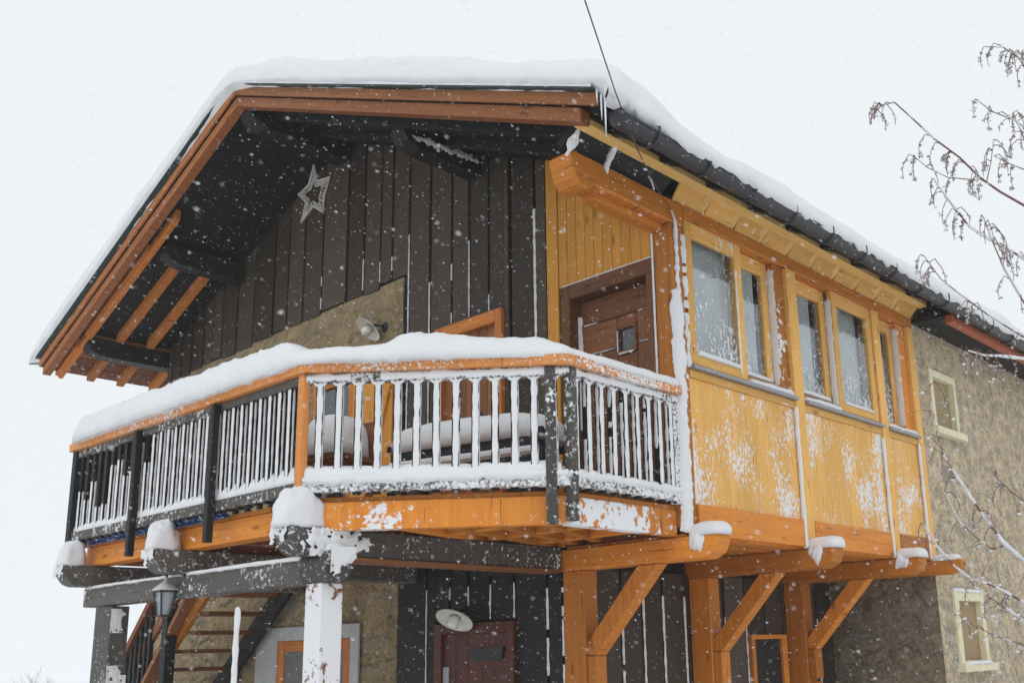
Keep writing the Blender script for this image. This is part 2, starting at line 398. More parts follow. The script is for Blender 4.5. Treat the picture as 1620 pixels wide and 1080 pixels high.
def rime(mb, p0, p1, wd, th, nrm, seed=0, step=0.012, rough=0.5, gap=0.0, cover=None):
    """lumpy crust along a straight edge: width across, th out from the surface"""
    p0, p1, nrm = Vector(p0), Vector(p1), Vector(nrm).normalized(); d = p1-p0; T = d.length; d.normalize(); sd = d.cross(nrm).normalized()
    n = max(2, int(T/step)); prev = None; K = 5
    for i in range(n+1):
        t = T*i/n; g = fbm((t*14+seed*3.1, seed, 2.2), 1.0, 4); g2 = fbm((t*2.2+seed, 7.7, seed), 1.0, 2)
        ok = (g2 + 0.25*g) > (gap-0.5)*1.2 if gap else True
        if cover and not cover(t/T, g): ok = False
        if i in (0, n): f = 0.25
        else: f = 1.0
        w0 = wd/2*(1+rough*g)*f; h = th*(1+rough*fbm((t*22, seed, 9), 1.0, 3))*f
        off = rough*0.2*wd*fbm((t*8, 3.3, seed), 1.0, 3)
        if not ok: prev = None; continue
        b = len(mb.v); p = p0 + d*t + sd*off
        for k in range(K):
            a = math.pi*k/(K-1); mb.v.append(tuple(p + sd*(-math.cos(a)*w0) + nrm*(math.sin(a)*h - 0.001)))
        if prev is not None:
            for k in range(K-1): mb.face([prev+k, prev+k+1, b+k+1, b+k], None, .5, True)
        prev = b
def blob(mb, c, rx, ry, rz, seed=0, nz=0.12, flat=True, seg=20, rings=12, axu=None, pw=2.4):
    """a snow cap: superellipsoid dome with a flat underside"""
    c = Vector(c); U = Vector(axu or (1, 0, 0)).normalized(); W = Vector((0, 0, 1)).cross(U); b = len(mb.v)
    e = 2/pw
    for i in range(rings+1):
        ph = (math.pi/2)*i/rings if flat else math.pi*i/rings - math.pi/2
        for k in range(seg):
            th = 2*math.pi*k/seg
            ct, st, cp, sp = math.cos(th), math.sin(th), math.cos(ph), math.sin(ph)
            q = Vector((math.copysign(abs(ct)**e, ct)*cp**e if cp > 0 else 0, math.copysign(abs(st)**e, st)*(cp**e if cp > 0 else 0), math.copysign(abs(sp)**e, sp)))
            j = 1+nz*fbm((q.x*1.3+seed, q.y*1.3, q.z*1.3+seed), 1.2, 3)
            mb.v.append(tuple(c + U*(q.x*rx*j) + W*(q.y*ry*j) + Vector((0, 0, q.z*rz*j))))
    for i in range(rings):
        for k in range(seg):
            k2 = (k+1) % seg; mb.face([b+i*seg+k, b+i*seg+k2, b+(i+1)*seg+k2, b+(i+1)*seg+k], None, .5, True)
    mb.face([b+k for k in reversed(range(seg))], None, .5)

# ================================================================== GROUND
GZ = -1.75
g = MB()
g.grid(60, 60, lambda u, v: (lambda x, y: (x, y, GZ + (0.10*fbm((x*.25, y*.25, 0), 1, 3) if abs(x) < 60 and abs(y) < 60 else 0)))
       (math.copysign(abs(u-.5)**2.2*4.6*400, u-.5), math.copysign(abs(v-.5)**2.2*4.6*400, v-.5)))
gr = g.build('snow_covered_ground', snow_mat('fresh_ground_snow', c0=(.86, .865, .88), c1=(.91, .915, .925))); tag(gr, 'deep fresh snow covering the ground around the chalet', None, None, 'structure')

# ================================================================== CHALET
H = thing('chalet', (-8, 7.5, GZ), 'large wooden and stone chalet with snowy roof, balcony and yellow glazed porch', 'house')
XR, ZR, SL = -7.99, 5.085, 0.43            # ridge of the roof underside
def zu(x): return ZR - SL*abs(x-XR)       # underside of the roof
YV = 4.20                                  # verge plane
XE, XW, YC, YE = -4.0, -5.13, 5.487, 9.42  # porch face, side wall, front corner, far end of porch
XL = -11.40                                # left corner of the house
XEV, XEL = -3.57, -12.10                   # eaves
def yw(x): return 5.487 - 0.0148*max(0, -5.2-x)

# ---- gable wall: boards above, stone at left
gap_px = [281, 292, 305, 319, 336, 350, 364, 385.5, 410, 440, 461, 485, 513, 551, 577, 603, 621.5, 648, 680.6, 714.8, 742, 773, 805.6, 845]
gx = [ony(p, 450, 5.45).x for p in gap_px]; gx = [x for x in gx if x > XL+.1]
edges = [XL] + gx + [-5.222]
BR = -7.03                                 # where stone gives way to boards
def board_bottom(x): return 3.21 + (3.37-3.21)*(x-XL)/(BR-XL) if x < BR-0.02 else -1.75
door_u = (-6.54, -5.70, 0.75, 2.73)
door_l = (-6.52, -5.60, -1.75, 0.235)
gw = MB(); bk = MB()
lows = [ony(p, 1000, 5.45).x for p in (674.6, 711, 740, 774.6, 812, 864)]
for a, b in zip(edges[:-1], edges[1:]):
    zb = board_bottom((a+b)/2); jag = random.uniform(-.03, .02) if zb > 0 else 0
    y = yw((a+b)/2); yo = random.uniform(-.006, .006)
    a2, b2 = a+0.014, b-0.014
    if b > BR-.02 and a < BR-.02: a2 = a+.014
    if zb > 0:
        gw.prism([(a2, y-.022+yo, zb+jag), (b2, y-.022+yo, zb+jag), (b2, y-.022+yo, zu(b2)), (a2, y-.022+yo, zu(a2))], (0, .03, 0))
    else:
        segs = [(a2, b2, 0.78, None)]
        if b2 > door_u[0] and a2 < door_u[1]:
            segs = []
            if a2 < door_u[0]: segs.append((a2, door_u[0]+.0, .78, None))
            if b2 > door_u[1]: segs.append((door_u[1], b2, .78, None))
            m0, m1 = max(a2, door_u[0]), min(b2, door_u[1]); segs.append((m0, m1, door_u[3]+.01, None))
        for s0, s1, zl, _ in segs:
            if s1-s0 > .005: gw.prism([(s0, y-.022+yo, zl), (s1, y-.022+yo, zl), (s1, y-.022+yo, zu(s1)), (s0, y-.022+yo, zu(s0))], (0, .03, 0))
gw.build('gable_boards', M_grey, H, 0.003, 'weathered dark vertical boards of the gable')
lw = MB(); le = [BR+.02] + lows + [-5.13]
for a, b in zip(le[:-1], le[1:]):
    y = yw((a+b)/2); a2, b2 = a+.012, b-.012
    parts = [(a2, b2, GZ)]
    if b2 > door_l[0] and a2 < door_l[1]:
        parts = [(max(a2, door_l[0]), min(b2, door_l[1]), door_l[3]+.01)]
        if a2 < door_l[0]: parts.append((a2, door_l[0], GZ))
        if b2 > door_l[1]: parts.append((door_l[1], b2, GZ))
    for s0, s1, zl in parts:
        if s1-s0 > .005: lw.box(s0, s1, y-.02, y+.01, zl, .74)
lw.build('lower_wall_boards', M_black, H, 0.003)
# structural backing of the gable (dark, seen only in the joints)
bk.prism([(XL+.02, yw(XL)+.012, 3.0), (BR, yw(BR)+.012, 3.0), (BR, yw(BR)+.012, GZ), (door_l[0], 5.482, GZ), (door_l[0], 5.482, .24), (door_l[1], 5.497, .24), (door_l[1], 5.497, GZ), (-5.15, 5.5, GZ), (-5.15, 5.5, zu(-5.15)-.01), (XR, yw(XR)+.012, ZR-.01), (XL+.02, yw(XL)+.012, zu(XL)-.01)], (0, .25, 0))
bk.build('gable_backing', M_nearblack, H)
st = MB()
st.prism([(XL, yw(XL)-.005, GZ), (BR, yw(BR)-.005, GZ), (BR, yw(BR)-.005, 3.36), (XL, yw(XL)-.005, 3.22)], (0, .016, 0))
st.build('stone_wall', M_stone, H, 0, 'ochre rubble stone with smeared mortar')
sw = MB()   # left side and the back
sw.box(XL, XL+.35, yw(XL)+.02, 17, GZ, zu(XL)-.02)
sw.box(XL+.36, -4.3, 16.8, 17.1, GZ, 3.2)
sw.build('rear_walls', M_stone, H)
# blind mortar band low on the stone, and the beam line
# ---- side wall below the porch
sg = [5.487] + [onx(p, 1000, XW).y for p in (984.5, 1018.6, 1050, 1084, 1147, 1180, 1212, 1240, 1293)] + [YE]
sb = MB()
for a, b in zip(sg[:-1], sg[1:]): sb.box(XW-.03, XW+random.uniform(-.004, .006), a+.012, b-.012, GZ, .60)
sb.build('side_wall_boards', M_grey, H, 0.003)
MB().box(XW-.25, XW-.032, 5.55, YE, GZ, 3.1).build('side_wall_backing', M_nearblack, H)
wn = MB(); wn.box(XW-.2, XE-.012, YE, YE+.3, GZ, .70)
wn.build('sheltered_stone_return', M_stone_shaded, H, 0, 'brown rubble stone below the porch, darkened for its shade, free of snow')
# wing wall with two small window openings
w1 = (9.80, 10.32, 2.08, 2.62); w2 = (9.84, 10.40, -.22, .38)
wg = MB()
ys = [YE+.002, w1[0], w1[1], 17]
zt = 3.36
wg.box(XE-.33, XE-.01, YE+.31, 9.82, .38, 2.08)
def wallrect(y0, y1, z0, z1): wg.box(XE-.33, XE-.011, y0, y1, z0, z1)
wallrect(YE+.31, 9.80, GZ, .379); wg.v and None
wallrect(YE+.31, 9.80, 2.081, zt)
wallrect(9.82, 17, .381, 2.079)
wallrect(10.40, 17, GZ, .38); wallrect(9.80, 10.40, GZ, -.22); wallrect(9.80, 9.84, -.22, .38)
wallrect(10.32, 17, 2.08, zt); wallrect(9.80, 10.32, 2.62, zt)
wg.box(XE-.33, XE-.0112, YE+.001, YE+.309, GZ, zt)
wg.build('wing_wall', M_stone_wing, H, 0, 'pale rubble stone flecked with blown snow')

# ---- roof
rf = MB()
for (xa, xb) in ((XR, XEV), (XR, XEL)):
    n = 26
    # underside boards running along the slope as separate boards in y
    rf.prism([(xa, YV+.02, zu(xa)), (xb, YV+.02, zu(xb)), (xb, YV+.02, zu(xb)+.10), (xa, YV+.02, zu(xa)+.10)], (0, 13, 0))
rf.build('roof_deck', M_nearblack, H)
sb2 = MB()      # near-black ceiling boards under the deck
for (xa, xb, m0) in ((XR, XEV, 0), (XR, XEL, 0)):
    L = abs(xb-xa); nb = int(L/.19); sgn = 1 if xb > xa else -1
    for i in range(nb):
        x0, x1 = xa+sgn*L*i/nb, xa+sgn*(L*(i+1)/nb-.008)
        if sgn < 0 and x1 < -11.5: continue
        if sgn > 0 and x0 > -3.95: continue
        sb2.prism([(x0, YV+.14, zu(x0)-.015), (x1, YV+.14, zu(x1)-.015), (x1, YV+.14, zu(x1)-.001), (x0, YV+.14, zu(x0)-.001)], (0, 12.6, 0))
sb2.build('ceiling_boards', M_nearblack, H)
le_ = MB()
for i in range(4):
    x0 = -11.5-.15*i; x1 = x0-.142
    le_.prism([(x0, YV+.14, zu(x0)-.02), (x1, YV+.14, zu(x1)-.02), (x1, YV+.14, zu(x1)-.004), (x0, YV+.14, zu(x0)-.004)], (0, 8, 0))
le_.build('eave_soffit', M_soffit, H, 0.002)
# verge boards: outer board, set-back rafter, metal trims
def slope_bar(mb, xa, xb, y0, y1, dz0, dz1): mb.prism([(xa, y0, zu(xa)+dz0), (xb, y0, zu(xb)+dz0), (xb, y0, zu(xb)+dz1), (xa, y0, zu(xa)+dz1)], (0, y1-y0, 0))
vb = MB(); slope_bar(vb, XR, XEV, YV, YV+.03, 0.0, .085); slope_bar(vb, XR, XEL, YV, YV+.03, 0.0, .085)
vb.build('verge_board', wood('verge_brown', (0.52, 0.20, 0.065), (0.30, 0.10, 0.032), frost=dict(th=.74, fine=50, coarse=2, k=.3)), H, .003)
vr = MB(); slope_bar(vr, XR, -3.74, YV+.035, YV+.125, -.105, -.006); slope_bar(vr, XR-.001, XEL+.03, YV+.035, YV+.125, -.105, -.006)
vr.build('verge_rafter', wood('verge_rafter_brown', (0.44, 0.16, 0.05), (0.25, 0.08, 0.025)), H, .003)
tr = MB()
for xb in (XEV-.0, XEL): slope_bar(tr, XR, xb, YV-.05, YV+.02, .090, .100)
for xb in (XEV-.0, XEL): slope_bar(tr, XR, xb, YV+.0, YV+.018, .101, .185)
tr.build('verge_trim', M_trim, H)
tb = MB()
for xb in (XEV, XEL): slope_bar(tb, XR, xb, YV-.012, YV-.001, .130, .172)
tb.build('verge_lath', wood('purple_brown_lath', (0.16, 0.085, 0.08), (0.09, 0.05, 0.05)), H)
# left rafters under the overhang
for yy, xa, w_ in ((4.40, -9.93, .07), (4.76, -9.93, .085), (5.11, -9.95, .085)):
    for x0, x1 in ((xa, -11.32), (-11.52, -12.05)):
        m = MB(); m.prism([(x0, yy-w_/2, zu(x0)-.105), (x1, yy-w_/2, zu(x1)-.105), (x1, yy-w_/2, zu(x1)-.016), (x0, yy-w_/2, zu(x0)-.016)], (0, w_, 0))
        m.build('rafter', M_rafter, H, .003)
for yy in (5.5, ):
    m = MB(); x0, x1 = -11.45, -12.05
    m.prism([(x0, yy-.04, zu(x0)-.105), (x1, yy-.04, zu(x1)-.105), (x1, yy-.04, zu(x1)-.021), (x0, yy-.04, zu(x0)-.021)], (0, .08, 0)); m.build('rafter', M_rafter, H, .003)
for yy in (5.95, 6.4, 6.85, 7.3):
    m = MB(); x0, x1 = -11.45, -12.05
    m.prism([(x0, yy-.04, zu(x0)-.105), (x1, yy-.04, zu(x1)-.105), (x1, yy-.04, zu(x1)-.021), (x0, yy-.04, zu(x0)-.021)], (0, .08, 0)); m.build('rafter', M_rafter, H, .003)
# plate of rafters: second orange bar beside the verge
m = MB(); slope_bar(m, -9.4, XEL+.05, YV+.20, YV+.25, -.13, -.006); m.build('rafter', M_rafter, H, .003)
# purlins (run along the roof)
def purlin(x, y0, y1, w_=.18, h_=.2, mat=M_black, name='purlin', top=-.016, lab=None):
    m = MB(); zt_ = zu(x)+top-(SL*w_/2 if abs(x-XR) > .3 else 0.02)
    # carved nose
    m.prism([(x-w_/2, y0, zt_), (x-w_/2, y0, zt_-h_*.45), (x-w_/2, y0+.05, zt_-h_*.8), (x-w_/2, y0+.18, zt_-h_), (x-w_/2, y1, zt_-h_), (x-w_/2, y1, zt_)], (w_, 0, 0))
    return m.build(name, mat, H, .006, lab)
purlin(-11.42, 4.42, 6.0, .18, .2, M_black)
purlin(-9.85, 4.5, 5.6); purlin(XR, 4.32, 5.6, .2, .22); purlin(-6.05, 4.6, 5.7, .17, .2); 
m = MB(); m.box(-11.50, -11.34, 4.45, 5.40, zu(-11.34)-.06-.04, zu(-11.34)-.055); m.build('purlin_packing', M_soffit, H)
# sheltered rafters on the right, near-black
for yy in (4.55, 5.0):
    m = MB(); slope_bar(m, XR+.1, -3.95, yy, yy+.08, -.10, -.016); m.build('rafter', M_nearblack, H, .003)

# ---- eave along the porch: beam, cove boards, gutter
eb = MB(); eb.prism([(-3.93, 4.36, 3.262), (-3.93, 4.36, zu(-3.93)-.0), (-3.82, 4.36, zu(-3.82)-.0), (-3.82, 4.36, 3.235), (-3.90, 4.36, 3.225)], (0, 5.10, 0))
eb.build('eave_beam', M_pale, H, .004, 'pale new wood beam under the gutter')
tails = MB()
hook_y = [4.62+.545*i for i in range(9)]
cv = MB(); yv0 = 5.46; bays = [5.46+.395*i for i in range(11)]
for a, b in zip(bays[:-1], bays[1:]):
    b = min(b, YE)
    if b <= a+.05: continue
    cv.prism([(-4.0, a+.05, 3.142), (-3.915, a+.05, 3.258), (-3.925, a+.05, 3.268), (-4.012, a+.05, 3.150)], (0, b-a-.055, 0))
cv.build('cove_panel', M_honey, H, .001)
for a in bays[1:]:
    if a > YE: continue
    m = MB(); m.prism([(-4.02, a-.04, 3.135), (-3.90, a-.04, 3.255), (-3.95, a-.04, 3.33), (-4.06, a-.04, 3.22)], (0, .08, 0)); m.build('cove_rib', M_pale, H, .002)
xg, zg, rg = -3.50, 3.115, .064
gt = MB()
def gutf(u, v):
    y = 4.30 + u*12.5; a = math.pi + v*math.pi
    return (xg+rg*math.cos(a), y, zg+rg*math.sin(a))
gt.grid(4, 12, gutf, flip=True)
gt.grid(4, 12, lambda u, v: (xg+(rg-.004)*math.cos(math.pi+v*math.pi), 4.30+u*12.5, zg+(rg-.004)*math.sin(math.pi+v*math.pi)))
gt.tube([(xg+rg, 4.30, zg), (xg+rg, 16.8, zg)], .008, 6)
gt.lathe((xg, 4.30, zg), (0, 1, 0), [(0, 0.001), (0, rg-.001)], 16)
gt.box(XEV-.01, XEV+.006, 4.32, 16.8, zg+.0, zg+.08)
gut = gt.build('gutter', M_gutter, H, 0, 'dark half-round gutter along the eave')
for i in range(16):
    y = 4.62 + .55*i
    k = MB(); k.tube([(xg+(rg+.012)*math.cos(a), y, zg+(rg+.012)*math.sin(a)) for a in [math.pi*(1.0+j/10) for j in range(11)]] + [(xg+rg+.012, y, zg+.035), (xg+rg-.0, y, zg+.055)], .0085, 6)
    k.build('gutter_hook', M_gutter, gut)
    t = MB(); t.prism([(-3.82, y-.04, 3.24), (-3.60, y-.04, 3.125), (-3.58, y-.04, zu(-3.58)-.005), (-3.82, y-.04, zu(-3.82)-.005)], (0, .08, 0))
    t.build('rafter_tail', M_black, H, .003)
fe = MB(); fe.box(-3.66, -3.585, YE+.05, 16.5, 3.02, 3.10)
fe.build('eave_fascia', M_fascia_red, H, .002, 'orange-red board along the eave of the rear wing')
fs = MB(); fs.box(-4.02, -3.67, YE+.05, 16.5, 3.10, 3.13); fs.build('rear_eave_soffit', M_nearblack, H)
# dark old boards between the plate and eave beam forward of the porch
dk = MB(); dk.prism([(-4.06, 4.40, 3.16), (-3.94, 4.40, 3.262), (-3.95, 4.40, 3.30), (-4.10, 4.40, 3.20)], (0, 1.04, 0)); dk.build('old_eave_board', M_black, H)

# ---- porch
ft = MB()      # front (gable side) of the porch
fe_ = [-5.222, -5.10, -5.005, -4.91, -4.82, -4.73, -4.64, -4.55, -4.46, -4.37, -4.28, -4.19, -4.135]
for a, b in zip(fe_[:-1], fe_[1:]):
    if b <= -5.05: ft.box(a, b-.002, 5.462, 5.49, .74, zu(a)-.02)
    else: ft.box(a+.001, b-.002, 5.470, 5.495, 2.735, zu(a)-.03)
ft.build('porch_front_boards', M_boards, H, .002, 'yellow vertical boards above the plank door')
MB().box(-5.22, -4.14, 5.50, 5.52, 2.74, 3.5).build('porch_front_backing', M_room, H)
# log door panel recessed in a brown frame
fr = MB(); fr.box(-5.072, -4.985, 5.455, 5.60, .74, 2.735); fr.box(-4.985, -4.16, 5.455, 5.60, 2.62, 2.735); fr.box(-4.235, -4.165, 5.456, 5.60, .74, 2.62)
fr.build('door_frame', M_brown, H, .004)
lp = MB(); z = .74; i = 0
hs = [.235, .25, .235, .245, .24, .235, .24, .25]
LX0, LX1, LY = -4.985, -4.235, 5.575
plank_z = []
for h_ in hs:
    z1 = min(z+h_, 2.62)
    if z1 <= z: break
    zm0, zm1 = 2.12, 2.33
    if z1 > zm0 and z < zm1:
        lp.box(LX0, -4.612, LY, LY+.04, z, z1-.006); lp.box(-4.425, LX1, LY, LY+.04, z, z1-.006)
        if z < zm0: lp.box(-4.611, -4.426, LY, LY+.04, z, zm0)
        if z1 > zm1: lp.box(-4.611, -4.426, LY, LY+.04, zm1, z1-.006)
    else: lp.box(LX0, LX1, LY, LY+.04, z, z1-.006)
    plank_z.append(z1); z = z1
door3 = lp.build('plank_door', M_brown, H, .008, 'brown door of wide horizontal planks')
m = MB(); m.box(-4.612, -4.592, LY-.015, LY+.03, 2.12, 2.33); m.box(-4.445, -4.425, LY-.015, LY+.03, 2.12, 2.33); m.box(-4.592, -4.445, LY-.015, LY+.03, 2.12, 2.14); m.box(-4.592, -4.445, LY-.015, LY+.03, 2.31, 2.33)
m.build('window_frame', M_brown, door3, .002)
MB().box(-4.592, -4.445, LY+.012, LY+.018, 2.14, 2.31).build('pane', M_darkglass, door3)
MB().box(-5.1, -4.1, LY+.05, LY+.07, .74, 2.7).build('porch_inner_wall', M_room, H)
# corner post and plates
def post(y0, y1, z0=.723, z1=3.03, x1=XE+.018, mat=M_honey, x0=XE-.14):
    return MB().box(x0, x1, y0, y1, z0, z1).build('porch_post', mat, H, .006)
cp = MB(); cp.box(-4.155, XE+.006, 5.455, 5.60, .78, 2.95); cp.build('porch_corner_post', M_orange_f, H, .006, 'orange corner post edged with packed snow')
post(7.022, 7.168); post(8.54, 8.678); post(9.30, 9.425)
pl = MB(); pl.box(-4.17, XE+.012, 5.62, YE+.01, 3.035, 3.14); pl.build('porch_plate', M_orange, H, .006)
# carved plate end running forward past the corner to under the verge
nose = MB()
nx0, nx1 = -4.185, XE+.012
def nosep(y, z): return (nx0, y, z)
nose.prism([nosep(5.618, 3.14), nosep(4.44, 3.14), nosep(4.40, 3.095), nosep(4.42, 3.04), nosep(4.45, 2.955), nosep(4.50, 2.905), nosep(4.58, 2.905), nosep(4.63, 2.955), nosep(5.618, 2.955)], (nx1-nx0, 0, 0))
nose.build('carved_plate_end', M_orange, H, .014, 'thick carved orange beam end under the eave')
MB().box(-4.16, -4.06, 4.70, 5.45, 2.905, 2.954).build('plate_batten', M_orange, H, .004)
# windows: (y0, y1, recessed?)
Z0, Z1 = 1.945, 3.033
def window(y0, y1, rec, lab):
    xo = XE - (.075 if rec else 0.0)
    f = MB(); wd = .085
    f.box(xo-.045, xo+.0, y0, y0+wd, Z0, Z1); f.box(xo-.045, xo+.0, y1-wd, y1, Z0, Z1)
    f.box(xo-.045, xo-.001, y0+wd, y1-wd, Z0, Z0+.075); f.box(xo-.045, xo-.001, y0+wd, y1-wd, Z1-.115, Z1)
    o = MB().box(xo-.024, xo-.018, y0+wd-.003, y1-wd+.003, Z0+.07, Z1-.11).build('porch_window', M_glass, H, 0, lab)
    f.build('window_frame', M_honey_f, o, .004)
    return o
window(5.635, 6.365, False, 'first porch window from the corner, a large sash set forward')
window(6.34, 6.86, True, 'second porch window, recessed')
window(7.175, 7.80, True, 'third porch window, recessed')
window(7.80, 8.53, False, 'fourth porch window, a large sash set forward')
window(8.69, 9.12, True, 'narrow last porch window')
for a, b in ((6.865, 7.015), (9.125, 9.297)): MB().box(XE-.13, XE-.02, a, b, 1.90, 3.03).build('window_reveal', M_orange_f, H, .003)
# interior: curtains and dark room
def curtain(y0, y1):
    cu = MB(); cu.grid(int((y1-y0)/.02), 2, lambda u, v: (XE-.115+.006*math.sin((y0+u*(y1-y0))*60), y0+u*(y1-y0), 1.95+v*1.08)); cu.build('curtain', M_curtain, H)
curtain(5.64, 6.70); curtain(7.18, 7.58); curtain(7.82, 8.45); curtain(8.66, 8.78)
rm = MB(); rm.box(-5.10, -5.08, 5.62, YE-.02, .9, 3.12); rm.box(-5.08, XE-.16, YE-.04, YE-.02, .9, 3.12); rm.box(-5.08, XE-.02, 5.62, YE-.04, 3.141, 3.16); rm.box(-5.10, XE-.05, 5.62, YE-.04, .74, .76)
rm.box(-5.08, XE-.16, 5.605, 5.625, .76, 3.12)
rm.build('porch_inner_room', M_room, H)
# sills
for a, b in ((5.605, 7.018), (7.172, 8.538), (8.682, 9.298)):
    m = MB(); m.prism([(XE-.05, a, 1.945), (XE+.052, a, 1.918), (XE+.052, a, 1.893), (XE-.05, a, 1.893)], (0, b-a, 0)); m.build('window_sill', M_sillmetal, H, .002)
    m = MB(); m.box(XE-.03, XE+.010, a, b, 1.835, 1.892); m.build('sill_board', M_honey, H, .003)
# panels below the windows (vertical tongue and groove)
for a, b in ((5.605, 7.018), (7.172, 8.538), (8.682, 9.298)):
    m = MB(); nb = max(1, round((b-a)/.14))
    for i in range(nb):
        y0 = a+(b-a)*i/nb; y1 = a+(b-a)*(i+1)/nb; m.box(XE-.03, XE-.004, y0+.0005, y1-.0005, .945, 1.834)
    m.build('porch_panel', M_panel, H, .0015)
m = MB(); m.box(XE-.05, XE-.031, 5.6, YE, .9, 1.9); m.build('porch_panel_backing', M_room, H)
m = MB(); m.box(XE-.16, XE+.022, 5.61, 7.019, .735, .942); m.box(XE-.16, XE+.022, 7.171, 8.539, .735, .942); m.box(XE-.16, XE+.022, 8.681, 9.299, .735, .942)
m.build('porch_floor_beam', M_orange, H, .005)
m = MB()
for i in range(9): m.box(-5.1+.0+i*.12, -5.1+(i+1)*.12-.004, 5.50, YE-.01, .722, .738)
m.build('porch_floor_boards', M_orange, H)

# brackets: beam through the wall, wall post, diagonal strut
def nose_beam(y0, y1, z0, z1, x0, x1, mat=M_orange):
    m = MB(); h_ = z1-z0
    m.prism([(x0, y0, z1), (x1, y0, z1), (x1, y0, z1-h_*.35), (x1-.03, y0, z1-h_*.75), (x1-.11, y0, z0), (x0, y0, z0)], (0, y1-y0, 0))
    return m.build('porch_beam', mat, H, .008)
for i, y in enumerate((5.475, 7.02, 8.53)):
    nose_beam(y, y+.16, .565, .72, -5.30, -3.76)
    MB().box(-5.128, -4.925, y+.0, y+.15, GZ, .563).build('bracket_post', M_orange, H, .007)
    # strut
    s = MB(); a = Vector((-4.905, y+.08, -.06)); b = Vector((-4.335, y+.08, .60))
    d = (b-a).normalized(); pz = Vector((-d.z, 0, d.x))
    tp = .562
    s.prism([(-4.924, y+.025, .06), (-4.924, y+.025, -.035), (-4.845, y+.025, -.035), (-4.265, y+.025, tp), (-4.445, y+.025, tp)], (0, .115, 0))
    s.build('strut', M_orange, H, .006)
    MB().box(-4.924, -4.845, y+.015, y+.14, -.30, -.037).build('strut_foot', M_orange, H, .006)
    MB().box(-4.924, -4.86, y+.02, y+.13, -.9, -.33).build('strut_foot', M_orange, H, .006)
nose_beam(9.29, 9.41, .60, .73, -5.2, -3.70, M_orange)
# small cellar door under the porch, in the side wall
m = MB(); m.box(XW+.008, XW+.05, 7.86, 8.46, .06, .10); m.box(XW+.008, XW+.05, 8.37, 8.46, GZ, .06); m.box(XW+.008, XW+.05, 7.86, 7.92, GZ, .06)
cd = m.build('cellar_door', M_orange, H, .004); MB().box(XW+.007, XW+.02, 7.92, 8.37, GZ, .06).build('door_leaf', M_black, cd)

# ---- upper door, lower door
y0 = yw(-6.1)-.03
m = MB(); m.box(-6.54, -6.44, y0-.03, y0+.06, .76, 2.73); m.box(-5.78, -5.70, y0-.03, y0+.06, .76, 2.73); m.box(-6.44, -5.78, y0-.03, y0+.06, 2.62, 2.73)
m.build('balcony_door_frame', M_rafter, H, .005)
m = MB()
for i in range(5): m.box(-6.44+.132*i, -6.44+.132*(i+1)-.003, y0+.02, y0+.055, .76, 2.62)
ud = m.build('balcony_door', wood('warm_brown_door', (0.36, 0.14, 0.045), (0.2, .07, .025)), H, .002)
m = MB(); m.lathe((-6.0, y0+.012, 1.85), (0, -1, 0), [(0, 0.055), (.012, .06), (.02, .045), (.02, .02)], 18); m.build('door_wreath', M_iron, ud)
y0 = yw(-6.0)-.03
m = MB(); m.box(-6.52, -6.43, y0-.02, y0+.06, GZ, .235); m.box(-5.68, -5.60, y0-.02, y0+.06, GZ, .235); m.box(-6.43, -5.68, y0-.02, y0+.06, .15, .235)
m.build('entrance_door_frame', M_reddoor, H, .005)
m = MB()
for i in range(5): m.box(-6.43+.15*i, -6.43+.15*(i+1)-.003, y0+.01, y0+.05, GZ, .15)
ld = m.build('entrance_door', M_reddoor, H, .002, 'dark red plank door on the ground floor')
m = MB(); m.prism([(-6.10, y0+.009, .03), (-5.72, y0+.009, .045), (-5.74, y0+.009, -.04), (-5.80, y0+.009, -.055), (-6.04, y0+.009, -.06), (-6.10, y0+.009, -.02)], (0, -.02, 0)); m.build('name_board', M_iron, ld)
m = MB(); m.box(-6.13, -5.87, y0-.012, y0+.009, -.27, -.25); m.box(-6.13, -6.10, y0-.012, y0+.009, -.70, -.27); m.box(-5.90, -5.87, y0-.012, y0+.009, -.70, -.27)
m.build('window_frame', M_curtain, ld, .003); MB().box(-6.10, -5.90, y0+.002, y0+.008, -.70, -.27).build('pane', M_curtain, ld)
m = MB(); m.box(-6.42, -6.35, y0-.004, y0+.009, -.62, -.10); m.build('door_plate', M_sillmetal, ld)
m = MB(); m.tube([(-6.30, y0+.0, -.33), (-6.30, y0-.05, -.33), (-6.20, y0-.055, -.33)], .010, 8); m.tube([(-6.22, y0-.05, -.37), (-6.24, y0-.05, -.30), (-6.20, y0-.05, -.27)], .008, 8); m.build('door_handle', M_brass, ld)

# ---- ground floor window with pale surround
yy = yw(-8.4)-.012
m = MB(); m.box(-9.17, -8.80, yy-.02, yy+.004, -1.1, .285); m.box(-7.63, -7.51, yy-.02, yy+.004, -1.1, .285); m.box(-8.80, -7.63, yy-.02, yy+.004, .16, .285)
sr_ = m.build('window_surround', M_render, H, .004, 'pale grey rendered surround')
m = MB(); m.box(-8.80, -8.69, yy-.008, yy+.05, -1.1, .155); m.box(-7.74, -7.64, yy-.008, yy+.05, -1.1, .155); m.box(-8.69, -7.74, yy-.008, yy+.05, .06, .155); m.box(-8.27, -8.20, yy-.006, yy+.05, -1.1, .06)
m.build('window_frame', M_rafter, sr_, .004)
MB().box(-8.69, -7.74, yy+.003, yy+.0045, -1.1, .06).build('pane', plain('curtained_glass', (.16, .155, .15), .4), sr_)
